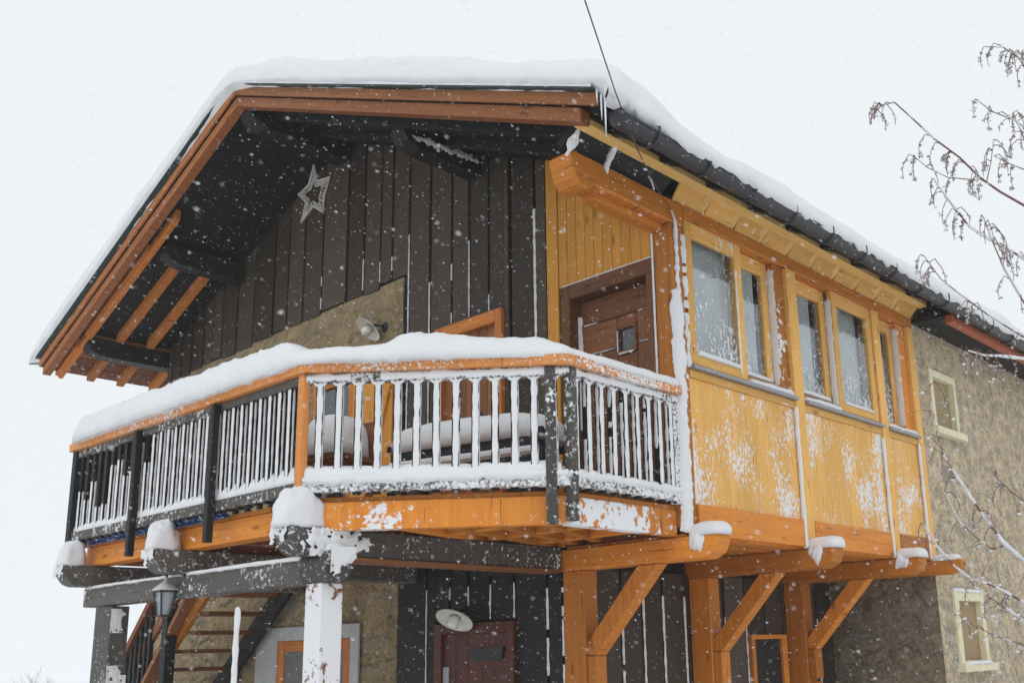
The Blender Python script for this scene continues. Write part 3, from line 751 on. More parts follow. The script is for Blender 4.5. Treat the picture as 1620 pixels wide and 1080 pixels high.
# ---- French window and open shutter on the balcony (stone wall)
yy = yw(-7.9)-.012
m = MB(); m.box(-8.34, -8.24, yy-.03, yy+.03, .76, 2.60); m.box(-7.76, -7.67, yy-.03, yy+.03, .76, 2.60); m.box(-8.24, -7.76, yy-.03, yy+.03, 2.50, 2.60)
fw_ = m.build('french_window', M_orange, H, .004)
MB().box(-8.24, -7.76, yy+.002, yy+.0035, .76, 2.50).build('pane', M_darkglass, fw_)
m = MB()
for i in range(5): m.box(-7.66+.118*i, -7.66+.118*(i+1)-.003, yy-.05, yy-.015, .80, 2.52)
m.beam((-7.62, yy-.06, .95), (-7.12, yy-.06, 2.35), .1, .03, (0, 1, 0)); m.box(-7.65, -7.09, yy-.075, yy-.051, .86, .95)
m.build('shutter', M_boards, H, .003, 'open yellow plank shutter with diagonal brace')

# ---- small windows in the wing wall
for (a, b, c, d), nm, wdt in ((w1, 'cream framed small window high on the pale wing wall', .07), (w2, 'cream framed small window low on the pale wing wall', .09)):
    m = MB(); x = XE+.018
    m.box(XE-.1, x, a-wdt, a+.004, c, d+wdt); m.box(XE-.1, x, b-.004, b+wdt*.8, c, d+wdt); m.box(XE-.1, x-.001, a+.004, b-.004, d-.004, d+wdt)
    m.box(XE-.1, x+.05, a-wdt-.03, b+wdt+.04, c-.07, c+.004)
    o = m.build('small_window', M_cream, H, .005, nm)
    MB().box(XE-.06, XE-.045, a+.004, b-.004, c+.004, d-.004).build('pane', plain('ochre_blind', (.33, .24, .13), .7), o)

# ================================================================== BALCONY (parts of the chalet)
P0, P1, P2, P3, P4 = [Vector(p+(0,)) for p in ((-4.03, 5.45), (-4.03, 4.36), (-5.22, 3.35), (-8.45, 3.33), (-8.45, 5.38))]
ZRL, ZRH = 1.672, 1.738
def offs(pts, d):
    """offset a polyline outwards"""
    r = []
    for i, p in enumerate(pts):
        n1 = n2 = None
        if i: e = (p-pts[i-1]).normalized(); n1 = Vector((-e.y, e.x, 0))
        if i < len(pts)-1: e = (pts[i+1]-p).normalized(); n2 = Vector((-e.y, e.x, 0))
        n1 = n1 or n2; n2 = n2 or n1
        b = (n1+n2).normalized(); r.append(p + b*(d/max(.3, b.dot(n1))))
    return r
RL = [P0, P1, P2, P3, P4]
HO, HI = offs(RL, .075), offs(RL, -.075)
SO, SI = offs(RL, .035), offs(RL, -.035)
FO, FI = offs(RL, -.02), offs(RL, -.10)
def seg_prism(mb, A, B, i, z0, z1): mb.prism([A[i]+Vector((0, 0, z0)), A[i+1]+Vector((0, 0, z0)), B[i+1]+Vector((0, 0, z0)), B[i]+Vector((0, 0, z0))], (0, 0, z1-z0))
bal_proto = MB(); bal_proto.box(-.022, .022, -.022, .022, 0, .70)
secs = [(0, 9, 'right', 1.0), (1, 13, 'middle', 1.0), (2, 29, 'left', 1.0), (3, 17, 'return', 1.0)]
rails = []; bal_pos = []; bm0 = None
random.seed(3)
for i, nb, nm, _ in secs:
    hr = MB(); seg_prism(hr, HO, HI, i, ZRL, ZRH)
    labs = {'right': 'short balcony railing running back to the porch corner', 'middle': 'angled balcony railing across the corner',
            'left': 'long front balcony railing', 'return': 'end balcony railing running back to the gable wall'}
    rail = hr.build('balcony_railing', M_rail, H, .004, labs[nm])
    s_ = MB(); seg_prism(s_, SO, SI, i, ZRL-.055, ZRL-.002); s_.build('top_rail', M_black_ff if i < 2 else M_black_f, rail, .004)
    b_ = MB(); seg_prism(b_, SO, SI, i, .945, 1.015); b_.build('bottom_rail', M_black_ff if i < 2 else M_black_f, rail, .004)
    A, B = RL[i], RL[i+1]; d = (B-A); e = d.normalized(); ang = math.atan2(e.y, e.x)
    for k in range(nb):
        p = A + d*((k+.62)/(nb+.24))
        if i == 2 and any(abs(p.x-q) < .045 for q in (-6.22, -7.34)): continue
        if bm0 is None:
            bo = bal_proto.build('baluster', M_black, rail, .002); bm0 = bo; bo.parent = None
        else: bo = bm0.copy(); COL.objects.link(bo)
        bo.matrix_basis = Matrix.Translation((p.x, p.y, .93)) @ Matrix.Rotation(ang, 4, 'Z'); setpar(bo, rail)
        bal_pos.append((i, p.copy(), e.copy(), k, nb))
    rails.append(rail)
def bpost(x, y, z0, z1, w_, mat, rail, lab=None, ang=0):
    c, s__ = math.cos(ang)*w_/2, math.sin(ang)*w_/2
    MB().obox((x, y, (z0+z1)/2), (c, s__, 0), (-s__, c, 0), (0, 0, (z1-z0)/2)).build('railing_post', mat, rail, .005, lab)
bpost(-5.235, 3.345-.02, .80, 1.67, .055, M_rail, rails[2], 'bright orange post between the two front railings')
bpost(-6.22, 3.28, .74, 1.66, .05, M_black, rails[2]); bpost(-7.34, 3.28, .74, 1.66, .05, M_black, rails[2]); bpost(-8.46, 3.31, .93, 1.67, .07, M_black, rails[2])
bpost(-4.085, 4.285, .72, 1.67, .065, M_black_f, rails[1], None, .7); bpost(-4.015, 4.385, .74, 1.67, .062, M_black_f, rails[0])
bpost(-4.03, 5.43, .93, 1.67, .06, M_black_ff, rails[0])
# floor, edge beams and joists
fl = MB(); fp = [Vector((-5.0, 5.44, 0)), P0+Vector((-.03, 0, 0)), P1+Vector((-.05, .02, 0)), P2+Vector((0, .07, 0)), P3+Vector((.05, .06, 0)), Vector((-8.40, 5.38, 0))]
fl.prism([p+Vector((0, 0, .895)) for p in fp], (0, 0, .03)); fl.build('balcony_floor', M_orange, H)
bf = MB(); seg_prism(bf, FO, FI, 0, .722, .893); bf.build('balcony_edge_beam', M_orange_ff, H, .004, 'orange edge beam plastered with snow beside the porch')
bf = MB(); seg_prism(bf, FO, FI, 1, .725, .893); bf.build('balcony_edge_beam', M_orange_f, H, .004, 'orange edge beam across the corner')
bf = MB(); bf.box(-8.42, -5.26, 3.425, 3.56, .748, .893); bf.build('balcony_edge_beam', M_orange, H, .004, 'orange edge beam along the front')
for yv_, xa, xb in ((5.20, -5.1, -4.14), (4.75, -5.1, -4.12), (4.33, -5.1, -4.25)):
    MB().box(xa, xb, yv_-.04, yv_+.04, .745, .893).build('joist', M_orange, H, .003)
for k in range(5):
    a = P1.lerp(P2, .12+.19*k)
    MB().beam((a.x-.06, a.y+.08, .815), (a.x-.55, 5.40, .815), .07, .15).build('joist', M_orange, H, .003)
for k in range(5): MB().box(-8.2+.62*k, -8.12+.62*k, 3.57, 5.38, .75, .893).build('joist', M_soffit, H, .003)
# lower black frame: three cross beams, the front beam, the posts
def crossbeam(x0, x1, y0, y1, z0, z1, lab=None, mat=M_black_f):
    m = MB(); h_ = z1-z0
    m.prism([(x0, y0, z1), (x0, y0+.0, z1-h_*.45), (x0, y0+.05, z0+.02), (x0, y0+.1, z0), (x0, y1, z0), (x0, y1, z1)], (x1-x0, 0, 0))
    return m.build('balcony_beam', mat, H, .008, lab)
crossbeam(-8.42, -8.24, 3.20, 5.39, .585, .745); crossbeam(-6.94, -6.76, 3.20, 5.45, .585, .745); crossbeam(-5.30, -5.12, 3.20, 5.46, .578, .74, 'blackened beam from the snowy column back to the house corner')
MB().box(-5.31, -5.105, 3.60, 5.45, .555, .577).build('beam_batten', M_brown, H, .003)
fbm_ = MB(); fbm_.box(-8.42, -6.80, 3.43, 3.57, .43, .578); fbm_.box(-6.79, -5.30, 3.43, 3.57, .425, .577)
fbm_.build('front_beam', M_black_f, H, .008, 'blackened front beam under the balcony')
m = MB()
oc = [(3.41, .50), (3.41, .58), (3.45, .625), (3.56, .625), (3.60, .58), (3.60, .50), (3.555, .445), (3.45, .445)]
m.prism([(-5.33, a-.02, b-.02) for a, b in oc], (.28, 0, 0)); m.build('front_beam_end', M_black_f, H, .01, 'eight-sided end of the front beam capped with snow')
MB().box(-5.30, -5.14, 3.43, 3.585, GZ, .424).build('balcony_post', M_white_post, H, .006, 'square column plastered white with driven snow')
MB().box(-8.20, -7.92, 3.44, 3.58, GZ, .42).build('balcony_post', M_black_f, H, .006, 'dark left column with a sheet of snow on one face')

# ================================================================== STAIRCASE
S = thing('outdoor_staircase', (-9.5, 5.0, GZ), 'open wooden staircase climbing to the balcony beneath the dark front beam', 'staircase')
def sx(z, x0=-8.30, z0=.60, k=.80): return x0 - (z0-z)/k
ya, yb_ = 4.72, 5.30
def stringer(y0, y1, mat, dx=0, w_=.20, zt=.70, name='stringer', zlow=GZ+.05, lab=None):
    m = MB(); a = Vector((sx(zt)+dx, y0, zt)); b = Vector((sx(zlow)+dx, y0, zlow)); d = (b-a).normalized(); n = Vector((d.z, 0, -d.x))*w_/2
    m.prism([a+n, b+n, b-n, a-n], (0, y1-y0, 0)); return m.build(name, mat, S, .004, lab)
stringer(ya-.05, ya, M_orange, -.62)
stringer(yb_, yb_+.05, M_black, -.30)
stringer(ya-.10, ya-.06, M_brown, -.98, .10, name='lower_rail')
zz = .60
while zz > GZ:
    x = sx(zz)-.46
    MB().box(x-.13, x+.13, ya+.001, yb_-.001, zz-.035, zz).build('tread', M_brown, S, .004); zz -= .165
m = MB(); a = Vector((-10.0, 4.62, .75)); b = Vector((-12.6, 4.62, -1.5))
hrp0, hrp1 = ony(247, 945, 4.62), ony(178, 1082, 4.62); d = (hrp1-hrp0).normalized()
m.beam(hrp0-d*.15, hrp1+d*1.0, .06, .10, (0, 1, 0)); m.build('stair_handrail', M_soffit, S, .004)
lp0, lp1 = ony(300, 945, 4.62), ony(232, 1080, 4.62); d2 = (lp1-lp0).normalized()
m = MB(); m.beam(lp0-d2*.1, lp1+d2*1.0, .05, .10, (0, 1, 0)); m.build('lower_rail', M_brown, S, .004)
for i in range(16):
    t = .06+.13*i; pt = hrp0 + d*t
    # vertical bar down to the lower rail
    k = (pt.x-lp0.x)/(d2.x); zb = lp0.z + d2.z*k
    m = MB(); m.box(pt.x-.02, pt.x+.02, 4.60, 4.64, min(pt.z-.05, zb)-.0 if zb < pt.z else pt.z-.6, pt.z-.03); m.build('baluster', M_black, S, .002)
np_ = ony(269, 1000, 4.62)
MB().box(np_.x-.05, np_.x+.05, 4.56, 4.66, GZ, np_.z+.25).build('newel_post', M_black, S, .004)

# ================================================================== LAMPS
def wall_lamp(loc, n_, lab, shade_dir, grp='enamel wall lamps beside the doors', R=.15):
    c = Vector(loc); T = thing('wall_lamp', tuple(c), lab, 'lamp', grp)
    sdv = Vector(shade_dir).normalized(); sc0 = c + Vector(n_)
    m = MB(); m.lathe(sc0, sdv, [(-.055, .02), (-.05, .035), (-.03, .05), (-.012, R*.75), (.0, R), (.006, R), (.0, R*.93), (-.008, R*.7), (-.026, .045)], 28)
    m.build('lamp_shade', M_enamel, T)
    m = MB(); m.lathe(sc0, sdv, [(-.02, .03), (.0, .04), (.03, .048), (.055, .042), (.072, .02), (.075, .001)], 18); m.build('bulb', M_bulb, T)
    m = MB(); m.tube([tuple(c), tuple(c+Vector(n_)*.35+Vector((0, 0, .03))), tuple(c+Vector(n_)*.7+Vector((0, 0, .035))), tuple(sc0-sdv*.05)], .012, 8); m.build('arm', M_iron, T)
    m = MB(); m.lathe(c+Vector((0, .03, 0)), (0, -1, 0), [(0, .055), (.03, .055), (.045, .04), (.05, .001)], 18); m.build('wall_mount', M_iron, T)
    return T
yl = yw(-7.2)
wall_lamp(ony(610, 518, yl), ony(583, 521, yl-.12)-ony(610, 518, yl), 'round white enamel lamp on the stone wall above the balcony', (-.18, -.62, -.74), R=.135)
wall_lamp(ony(738, 966, yl+.0), ony(719, 980, yl-.16)-ony(738, 966, yl), 'white enamel lamp hanging over the dark red entrance door', (.12, -.52, -.84), R=.15)
# lantern hanging on the front beam
lc = ony(262, 925, 3.36); lc2 = ony(263, 972, 3.36)
T = thing('hanging_lantern', tuple(lc), 'small black four-sided lantern hanging from the dark front beam', 'lantern')
m = MB(); z1, z0 = lc.z, lc2.z; x, y = lc.x, lc.y
def fr4(mb, zt, rt_, zb, rb):
    mb.prism([(x-rt_, y-rt_, zt), (x+rt_, y-rt_, zt), (x+rt_, y+rt_, zt), (x-rt_, y+rt_, zt)], (0, 0, .006))
for sx_, sy_ in ((-1, -1), (1, -1), (1, 1), (-1, 1)):
    m.tube([(x+sx_*.054, y+sy_*.054, z1-.045), (x+sx_*.034, y+sy_*.034, z0)], .006, 6)
m.box(x-.058, x+.058, y-.058, y+.058, z1-.047, z1-.037); m.box(x-.037, x+.037, y-.037, y+.037, z0-.01, z0)
m.build('lantern_frame', M_iron, T)
m = MB(); m.lathe((x, y, z1-.036), (0, 0, 1), [(0, .098), (.03, .062), (.055, .026), (.07, .012), (.09, .008)], 4); m.build('lantern_roof', plain('snowy_lantern_roof', (.3, .31, .33), .7, frost=dict(th=.36, fine=30, coarse=5, k=.3)), T)
m = MB(); m.lathe((x, y, z0+.001), (0, 0, 1), [(0, .038), (z1-z0-.05, .068)], 4); m.build('lantern_glass', plain('milky_lantern_glass', (.34, .37, .40), .3), T)
m = MB(); m.tube([(x, y, z1+.05), (x, y+.01, z1+.075), (x+.03, y+.05, z1+.09), (x+.05, y+.075, z1+.075)], .008, 6); m.build('hanger', M_iron, T)

# ================================================================== STAR
scn = ony(497, 308, 4.75)
T_ = MB(); ring = []
spts = [(497, 262), (502, 287), (523, 280), (513, 310), (511, 336), (496, 326), (477, 352), (485, 320), (472, 308), (489, 293)]
sp = [ony(a, b, 4.75) for a, b in spts]
cen = sum(sp, Vector())/len(sp)
n = len(sp)
T_.tube(sp + [sp[0]], .013, 6)
inner = [cen + (p-cen)*.62 for p in sp]; T_.tube(inner + [inner[0]], .009, 6)
random.seed(5)
for i in range(n):
    a, b = sp[i], sp[(i+1) % n]; c_, d_ = inner[i], inner[(i+1) % n]
    for k in range(9):
        t = (k+random.random())/9; t2 = min(1, max(0, t+random.uniform(-.2, .2)))
        q = c_.lerp(d_, t2) + Vector((0, random.uniform(-.02, .02), 0)); T_.tube([a.lerp(b, t), q], .0055, 4)
star = T_.build('hanging_star', M_star); tag(star, 'pale straw star hanging below the dark roof overhang', 'decoration')
m = MB(); m.tube([tuple(sp[0]), (sp[0].x, sp[0].y, zu(sp[0].x)-.01)], .002, 4); m.build('hanging_string', M_iron, star)

# ================================================================== CABLE
dep = lambda P: P.dot(fw)
anchor = Vector((XE+.03, 5.47, 2.96)); dA = dep(anchor)
dG = dep(onx(985, 190, xg+rg))
cp_ = [atd(870, -150, 3.4), atd(925, 0, (dG+3.4)/2-.25), atd(975, 150, dG-.35), atd(1010, 240, dG-.08), atd(1035, 290, (dG+dA)/2), atd(1052, 318, dA-.10), atd(1062, 332, dA-.02)]
cb = MB(); cb.tube(cp_, .0038, 6)
cable = cb.build('overhead_cable', M_cable); tag(cable, 'thin black overhead cable coming down to the porch corner', 'cable')
m = MB(); m.tube([atd(1062, 332, dA-.02), atd(1068, 350, dA-.02), atd(1069, 372, dA-.02), atd(1071, 400, dA-.01), atd(1071, 430, dA-.01)], .007, 6)
m.tube([atd(1000, 283, dA+.0), atd(1010, 282, dA-.05), atd(1022, 274, dA-.1), atd(1030, 285, dA-.12), atd(1035, 300, dA-.1)], .006, 6)
m.build('cable_tail', M_rime, cable)

# ================================================================== MARKER POLE
q0, q1 = ony(377, 968, 2.9), ony(377, 1090, 2.9)
m = MB(); m.tube([(q0.x, q0.y, GZ-.05), (q0.x+.0, q0.y, q0.z)], .012, 10); pole = m.build('marker_pole', M_pole); tag(pole, 'thin red snow marker pole coated white, standing before the staircase', 'pole')
m = MB(); rime(m, (q0.x+.006, q0.y-.008, GZ), (q0.x+.006, q0.y-.008, q0.z+.03), .03, .016, (.6, -.8, 0), 4, rough=.35); blob(m, (q0.x+.004, q0.y-.004, q0.z-.015), .014, .014, .04); m.build('snow_coat', M_rime, pole)

# ================================================================== BALCONY FURNITURE
FZ = .925
e = (P2-P1).normalized(); nin = Vector((-e.y, e.x, 0))*-1
if nin.y < 0: nin = -nin
def fur(px, py, depth): return atd(px, py, depth)
bl, br_ = ony(612, 700, 4.62), None
def frame_at(px0, px1, pz, depth0, depth1):
    a = atd(px0, pz, depth0); b = atd(px1, pz, depth1); a.z = b.z = 0; return a, b
a, b = frame_at(612, 858, 700, 7.35, 6.75)
ex = (b-a).normalized(); ey = Vector((-ex.y, ex.x, 0)); L = (b-a).length
if ey.y < 0: ey = -ey
T = thing('garden_bench', (a.x, a.y, FZ), 'black slatted garden bench buried in snow behind the angled railing', 'bench')
def P(u, v, z): q = a + ex*u + ey*v; return (q.x, q.y, z)
def fbx(mb, u0, u1, v0, v1, z0, z1):
    mb.obox(P((u0+u1)/2, (v0+v1)/2, (z0+z1)/2), ex*(u1-u0)/2, ey*(v1-v0)/2, Vector((0, 0, (z1-z0)/2)))
m = MB()
for v in (0, .09, .18, .27, .36): fbx(m, 0.04, L-.04, v, v+.06, FZ+.42, FZ+.46)
m.build('seat', M_iron, T, .003)
m = MB()
for z in (.415, .29): fbx(m, .06, L-.06, -.03, .0, FZ+z, FZ+z+.06)
m.build('front_rail', M_iron, T, .003)
m = MB()
for z in (.48, .56): fbx(m, .04, L-.04, .44, .47, FZ+z, FZ+z+.06)
m.build('backrest', M_iron, T, .003)
for u in (.03, L-.03):
    for v in (.02, .42):
        m = MB(); fbx(m, u-.025, u+.025, v-.02, v+.03, FZ, FZ+(.415 if v < .2 else .62)); m.build('leg', M_iron, T, .003)
    m = MB(); fbx(m, u-.03, u+.03, 0, .44, FZ+.50, FZ+.54); m.build('armrest', M_iron, T, .003)
m = MB()
blob(m, P(L*.5, .22, FZ+.476), L*.52, .28, .215, 2, .07, axu=ex, pw=4.0, seg=40, rings=14)
o = m.build('snow_heap', M_snow); tag(o, 'deep snow heap piled on the black garden bench', 'snow', None)
m = MB()
fbx(m, .03, L-.03, -.05, .25, FZ+.351, FZ+.412)
o = m.build('snow_ledge', M_snow, None, .02); tag(o, 'layers of snow caught below the seat of the black garden bench', 'snow')
# chair at left
ca = atd(532, 700, 7.2); ca.z = 0
T = thing('garden_chair', (ca.x, ca.y, FZ), 'brown garden chair loaded with snow behind the bright orange post', 'chair')
def cb_(mb, u0, u1, v0, v1, z0, z1): 
    q = ca + ex*(u0+u1)/2 + ey*(v0+v1)/2; mb.obox((q.x, q.y, (z0+z1)/2), ex*(u1-u0)/2, ey*(v1-v0)/2, Vector((0, 0, (z1-z0)/2)))
m = MB(); cb_(m, -.20, .20, -.18, .20, FZ+.40, FZ+.44); m.build('seat', M_brown, T, .004)
m = MB(); cb_(m, -.20, .20, .20, .23, FZ+.4, FZ+.72); m.build('backrest', M_brown, T, .004)
for u in (-.17, .17):
    for v in (-.15, .17): m = MB(); cb_(m, u-.02, u+.02, v-.02, v+.02, FZ, FZ+.40); m.build('leg', M_brown, T, .003)
m = MB(); blob(m, (ca.x, ca.y, FZ+.44), .20, .20, .30, 5, .06, axu=ex, pw=3.2, seg=28); o = m.build('snow_heap', M_snow); tag(o, 'rounded snow heap filling the brown garden chair', 'snow')
# blue tarpaulin squeezed under the front railing
m = MB()
m.grid(60, 6, lambda u, v: (-8.30+u*2.15, 3.34+.05*math.sin(v*3)+.012*fbm((u*30, v*3, 0), 1, 3), .938-.045*v+.012*fbm((u*22, v*4, 3), 1, 3)))
o = m.build('tarpaulin', M_tarp); md = o.modifiers.new('thick', 'SOLIDIFY'); md.thickness = .004; tag(o, 'crumpled blue tarpaulin strip under the long front railing', 'tarpaulin')

# ================================================================== SNOW
# ---- roof
def smooth(a, b, t): t = min(1, max(0, (t-a)/(b-a))); return t*t*(3-2*t)
rs = MB()
X0, X1, Y0, Y1 = XEL-.10, XEV+.15, YV-.075, 17.0
def ease(k, n, pw=2.0):
    t = k/n; return t
xs = []
def spread(a, b, n, edge):
    """parameter list denser at both ends"""
    r = []
    for i in range(n+1):
        t = i/n; s_ = 0.5-0.5*math.cos(math.pi*t); s_ = s_*.8+t*.2; r.append(a+(b-a)*s_)
    return r
xs = spread(X0, XR, 46, 0)[:-1] + spread(XR, X1, 70, 0)
ys_ = [Y0 + (Y1-Y0)*(i/150)**1.7 for i in range(151)]
def edgef(d, w_):
    if d >= w_: return 1.0
    t = max(0.0, d/w_); return math.sqrt(max(0.0, 1-(1-t)**2))
def rtop(x): return zu(x)+.205
def snowz(x, y):
    base = ZR + .172 - SL*math.sqrt((x-XR)**2+.05)
    T0 = .218 - .055*smooth(-7, -4.2, x) + .05*fbm((x*.55, y*.5, 3.3), 1.0, 3) + .05*fbm((x*1.6, y*1.3, 1.3), 1.0, 3)
    # wind scalloped lip on the right eave
    T0 += (.035*math.sin(y*3.1+1.2*math.sin(y*1.3)) if x > -4.6 else 0)*max(0, (x+4.6))
    w_e = .30+.06*fbm((y*.9, 4, 4), 1, 2)
    nr = smooth(4.28, 5.0, y)*smooth(-5.6, -4.1, x)
    base -= .07*nr; T0 -= .115*nr
    e = edgef(x-X0, .25)*edgef(X1-x, w_e)*edgef(y-Y0, .13)
    return base - (.04 if (x-X0 < 1e-6 or X1-x < 1e-6) else 0), T0, e
b0 = len(rs.v); nx, ny = len(xs), len(ys_)
for x in xs:
    for y in ys_:
        b, t, e_ = snowz(x, y)
        jx = .02*fbm((x*3, y*4, 9), 1, 3)*(1 if X1-x < .4 or y-Y0 < .3 else 0)
        yy = y + (.02*fbm((x*4, 2, y*3), 1, 3) if y-Y0 < .02 else 0)
        rs.v.append((x+jx, yy, b+t*e_))
for i in range(nx-1):
    for j in range(ny-1): rs.face([i*ny+j, (i+1)*ny+j, (i+1)*ny+j+1, i*ny+j+1], None, .5, True)
# flat underside just above the deck: front and side skirts
def skirt(idx, dz):
    b = len(rs.v)
    for q in idx:
        v = rs.v[q]; rs.v.append((v[0]*1.0, v[1]+.0, v[2]-dz*(1+.5*fbm((v[0]*9, v[1]*9, 2), 1, 3))))
        rs.v.append((v[0]+(.12 if v[0] < XR else -.12), v[1]+.10, v[2]-dz))
    for k in range(len(idx)-1):
        rs.face([idx[k], b+2*k, b+2*k+2, idx[k+1]], None, .5, True); rs.face([b+2*k, b+2*k+1, b+2*k+3, b+2*k+2], None, .5, True)
skirt([i*ny for i in range(nx)], .035)
skirt([(nx-1)*ny+j for j in range(ny)], .075)
skirt([j for j in reversed(range(ny))], .05)
o = rs.build('roof_snow', M_snow); tag(o, 'thick smooth blanket of snow covering the whole roof', 'snow')
# snow resting on the verge ledge
m = MB()
def ledge(xa, xb, seed):
    n = int(abs(xb-xa)/.03); prev = None
    for i in range(n+1):
        x = xa+(xb-xa)*i/n; f = fbm((x*2.2+seed, 0, 0), 1, 4); h = .028+.03*max(-.6, f)+.012*fbm((x*30, 2, 2), 1, 2)
        if h < .008: h = .008
        b = len(m.v); z = zu(x)+.100
        for (yy, zz) in ((YV-.055, 0), (YV-.056, h*.7), (YV-.035, h), (YV+.0, h*1.15)): m.v.append((x, yy, z+zz))
        if prev is not None:
            for k in range(3): m.face([prev+k, prev+k+1, b+k+1, b+k], None, .5, True)
        prev = b
ledge(XEV+.0, XR+.01, 1); ledge(XR-.01, XEL, 5)
o = m.build('verge_snow', M_rime); tag(o, 'thin line of snow on the metal ledge along the roof verge', 'snow', None, 'stuff')
# ---- handrail snow
m = MB()
path = [RL[0]+Vector((0, -.02, 0)), RL[1].lerp(RL[0], .25), RL[1]+Vector((-.03, .0, 0)), RL[1].lerp(RL[2], .2), RL[2].lerp(RL[1], .12), RL[2]+Vector((-.06, .02, 0)), RL[3]+Vector((.02, 0, 0))]
path = [p+Vector((0, 0, ZRH-.004)) for p in path]
def smooth(a, b, t): t = min(1, max(0, (t-a)/(b-a))); return t*t*(3-2*t)
def hh(t):
    # 0 at the porch corner, 1 at the far left end
    L_ = 5.85*t
    h = .055 + .075*smooth(.9, 1.3, L_)
    h += .055*smooth(1.45, 2.0, L_) - .085*smooth(1.98, 2.22, L_) + .095*smooth(2.62, 2.85, L_)
    h += .02*smooth(3.1, 3.6, L_)
    return h
snow_ridge(m, path, lambda t: .17+.09*smooth(.18, .4, t), hh, seed=2, nz=.05, drop=.012, tapers=(.03, .16), step=.025, seg=16)
o = m.build('railing_snow', M_snow); tag(o, 'long smooth cap of snow along the balcony handrail', 'snow')
# ---- bottom rail snow bank
m = MB()
def bank(i, h0, h1, wd, seed):
    A, B = RL[i]+Vector((0, 0, 1.012)), RL[i+1]+Vector((0, 0, 1.012))
    nin_ = (FI[i]-FO[i]).normalized()*.04
    snow_ridge(m, [A+nin_, B+nin_], wd, lambda t: h0+(h1-h0)*t, seed=seed, nz=.25, tapers=(.02, .02), drop=.02, step=.02)
bank(0, .05, .06, .12, 1); bank(1, .085, .10, .15, 4); bank(2, .10, .06, .13, 8)
o = m.build('bottom_rail_snow', M_snow); tag(o, 'bank of snow drifted between the balusters along the bottom rail', 'snow', None, 'stuff')
# ---- snow driven onto the balusters
m = MB(); view = Vector((0.55, -.8, 0))
random.seed(11)
for (i, p, e_, k, nb) in bal_pos:
    no = Vector((-e_.y, e_.x, 0))
    if i == 3: continue
    if no.dot(Vector((1, -1, 0))) < 0: no = -no
    lo, hi = 1.02, 1.62
    c = None; fr_ = k/nb
    if i == 2 and fr_ > .62:
        hi = lo + random.choice((.12, .2, .26, .4, .62))*(1.3-fr_)*1.3 + .05
    side = e_ if e_.x > 0 else -e_
    if i == 0: side = Vector((0, -1, 0))
    wd = .037 if i < 2 else .032
    rime(m, p+no*.022+side*.002+Vector((0, 0, lo)), p+no*.022+side*.002+Vector((0, 0, hi)), wd, .006, no, seed=k*1.7+i*31, rough=.24)
    if i < 2: rime(m, p-no*.0+side*.022+Vector((0, 0, lo)), p+side*.022+Vector((0, 0, hi)), .026, .005, side, seed=k*2.7+i*11, rough=.6, gap=.25)
    if i == 2: rime(m, p+side*.0225+Vector((0, 0, lo)), p+side*.0225+Vector((0, 0, hi)), .017, .005, side, seed=k*2.9+7, rough=.4)
    if i < 2: # webs of snow under the rail
        for sgn in (1, -1): rime(m, p+no*.02+Vector((0, 0, 1.59)), p+no*.02+e_*sgn*.045+Vector((0, 0, 1.625)), .02, .008, no, seed=k, rough=.3)
# on the two top rails of the near sections
for i in (0, 1):
    A, B = SO[i], SO[i+1]; e_ = (B-A).normalized(); no = Vector((-e_.y, e_.x, 0))
    rime(m, A+Vector((0, 0, 1.645))+no*.0, B+Vector((0, 0, 1.645)), .045, .007, no, seed=i+50, rough=.5, gap=.28)
    rime(m, A+Vector((0, 0, 1.02))+no*.0, B+Vector((0, 0, 1.02)), .05, .014, no, seed=i+60, rough=.6)
o = m.build('baluster_rime', M_rime); tag(o, 'crust of driven snow on the outer faces of the balusters', 'snow', None, 'stuff')
# ---- caps on beam ends
def cap(px, x, y, z, rx, ry, rz, lab, seed, cat='snow', pw=2.25):
    m = MB(); blob(m, (x, y, z), rx, ry, rz, seed, .16, pw=pw, seg=36, rings=20); o = m.build('snow_mound', M_snow); tag(o, lab, cat, 'snow caps on the beam ends'); return o
cap(0, -8.33, 3.28, .738, .088, .11, .20, 'snow cap on the black beam end furthest left', 1)
cap(0, -6.85, 3.29, .738, .09, .12, .225, 'snow cap on the middle black beam end under the blue tarpaulin', 2)
cap(0, -5.21, 3.30, .735, .10, .155, .25, 'tall snow cap on the beam end above the snow plastered column', 3)
# beam-end snow on the porch beams
for k, (y, lab) in enumerate(((5.555, 'snow cap on the porch beam end beside the balcony'), (7.10, 'snow cap on the second porch beam end'), (8.61, 'snow cap on the third porch beam end'), (9.35, 'snow cap on the last porch beam end by the stone wing'))):
    m = MB(); r_ = .085 if k < 3 else .06
    blob(m, (-3.86, y, .715 if k < 3 else .725), .135, r_+.012, .09 if k < 3 else .06, k, .07, pw=3.6, seg=26)
    if k < 3:
        rime(m, (-3.97, y-.082, .70), (-3.86, y-.082, .66), .12, .03, (0, -1, 0), k, rough=.6)
    o = m.build('snow_mound', M_snow); tag(o, lab, 'snow', 'snow caps on the porch beam ends')
